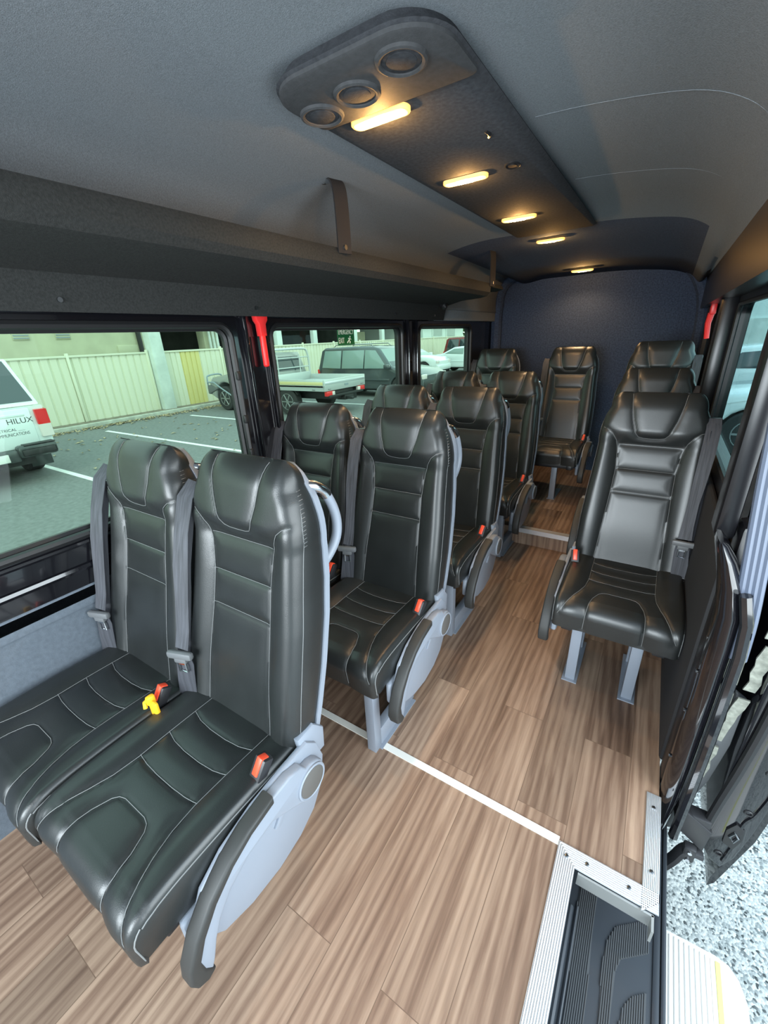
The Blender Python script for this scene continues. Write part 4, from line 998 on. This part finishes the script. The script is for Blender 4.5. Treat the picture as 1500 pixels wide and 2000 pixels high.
b = MB(); b.box(-.028, -.018, -HW+.03, HW-.03, .92, 1.0, .002); b.build('tailgate_band', 'aluminium', tgt)
b = MB(); b.box(-.032, -.026, -.10, .08, .83, .88); b.build('maker_plate', 'steel_blue', tgt, smooth=False)
b = MB()
for y in (-.8, .8): b.box(-.04, -.015, y-.05, y+.05, .78, .81, .006)
b.build('tailgate_latch', 'rim', tgt)
b = MB()
loop = spline([(2.25, -HW+.04, .9), (2.25, -HW+.05, 1.5), (2.25, -HW+.12, 1.80), (2.25, -HW+.30, 1.88), (2.25, 0, 1.89), (2.25, HW-.30, 1.88), (2.25, HW-.12, 1.80), (2.25, HW-.05, 1.5), (2.25, HW-.04, .9)], 5)
b.tube(loop, .035, 8)
for z in (1.32, 1.62): b.tube([(2.25, -HW+.06, z), (2.25, HW-.06, z)], .018, 6)
for y in (-.5, .5): b.tube([(2.25, y, .95), (2.25, y, 1.72)], .022, 6)
b.box(2.22, 2.27, -HW+.04, HW-.04, .9, 1.15, .01); b.build('head_rack', 'tray_metal', k)
prof = [(2.35, .55), (2.35, 1.15), (2.5, 1.78), (3.4, 1.80), (4.05, 1.22), (5.10, 1.08), (5.28, .9), (5.3, .5)]+arc(4.50, .42, .50, -8, 188)
b = MB(); b.prism(prof, 'y', -.92, .92, .06, seg=3); shear(b, 1.15, .26, .92); b.build('cab', 'car_silver', k)
side_glass(k, [[(2.55, 1.20), (2.65, 1.68), (3.05, 1.70), (3.05, 1.20)], [(3.1, 1.20), (3.1, 1.70), (3.38, 1.70), (3.85, 1.22)]], .92, 1.15, .26)
slab(k, 'rear_window', [(2.38, -.70, 1.22), (2.38, .70, 1.22), (2.47, .64, 1.66), (2.47, -.64, 1.66)], 'car_glass', -.02)
b = MB(); b.box(.1, 5.0, -.5, .5, .45, .72, .03); b.box(.15, .6, -.75, -.5, .35, .7, .02); b.box(-.05, .1, -.85, .85, .55, .62, .01); b.box(-.25, .1, -.05, .05, .42, .5, .01); b.box(-.02, .3, -.35, .1, .40, .55, .02); b.build('chassis', 'car_black', k)
for s_ in (-1, 1):
    b = MB(); b.box(-.04, .06, s_*.78-.16, s_*.78+.16, .60, .73, .01); ls = b.build('tail_lamp', 'tail_red', k)
    b = MB(); b.box(-.045, .05, s_*.64-.06, s_*.64+.06, .61, .72, .01); b.build('clear_lens', 'tail_clear', ls)
    wheel(k, 1.55, s_*.84, .40, .27, s_); wheel(k, 4.50, s_*.84, .40, .27, s_)
    b = MB()
    b.tube([(1.1, s_*.9, .62), (1.25, s_*.9, .80), (1.85, s_*.9, .80), (2.0, s_*.9, .62)], .02, 6, flat=4); b.build('rear_guard', 'car_black', k)
    b = MB(); b.box(5.08, 5.30, s_*.70-.14, s_*.70+.14, .84, 1.04, .03); b.build('head_lamp', 'tail_clear', k)
b = MB(); b.box(5.22, 5.42, -.95, .95, .52, .80, .04); b.prism([(4.85, .70), (5.35, .52), (5.38, .82), (5.2, .84)], 'y', .80, .96, .02); b.prism([(4.85, .70), (5.35, .52), (5.38, .82), (5.2, .84)], 'y', -.96, -.80, .02); bb = b.build('front_bar', 'grey_plastic', k)
b = MB()
for s_ in (-1, 1): b.tube(spline([(5.42, s_*.3, .8), (5.42, s_*.3, 1.13), (5.38, s_*.85, 1.13), (5.36, s_*.93, 1.0), (5.36, s_*.94, .82)], 4), .028, 6); b.tube([(5.36, s_*.94, .92), (4.95, s_*.98, .92), (4.7, s_*.98, .78), (4.0, s_*.98, .45)], .026, 6)
b.build('bull_bar_tube', 'steel_blue', bb)
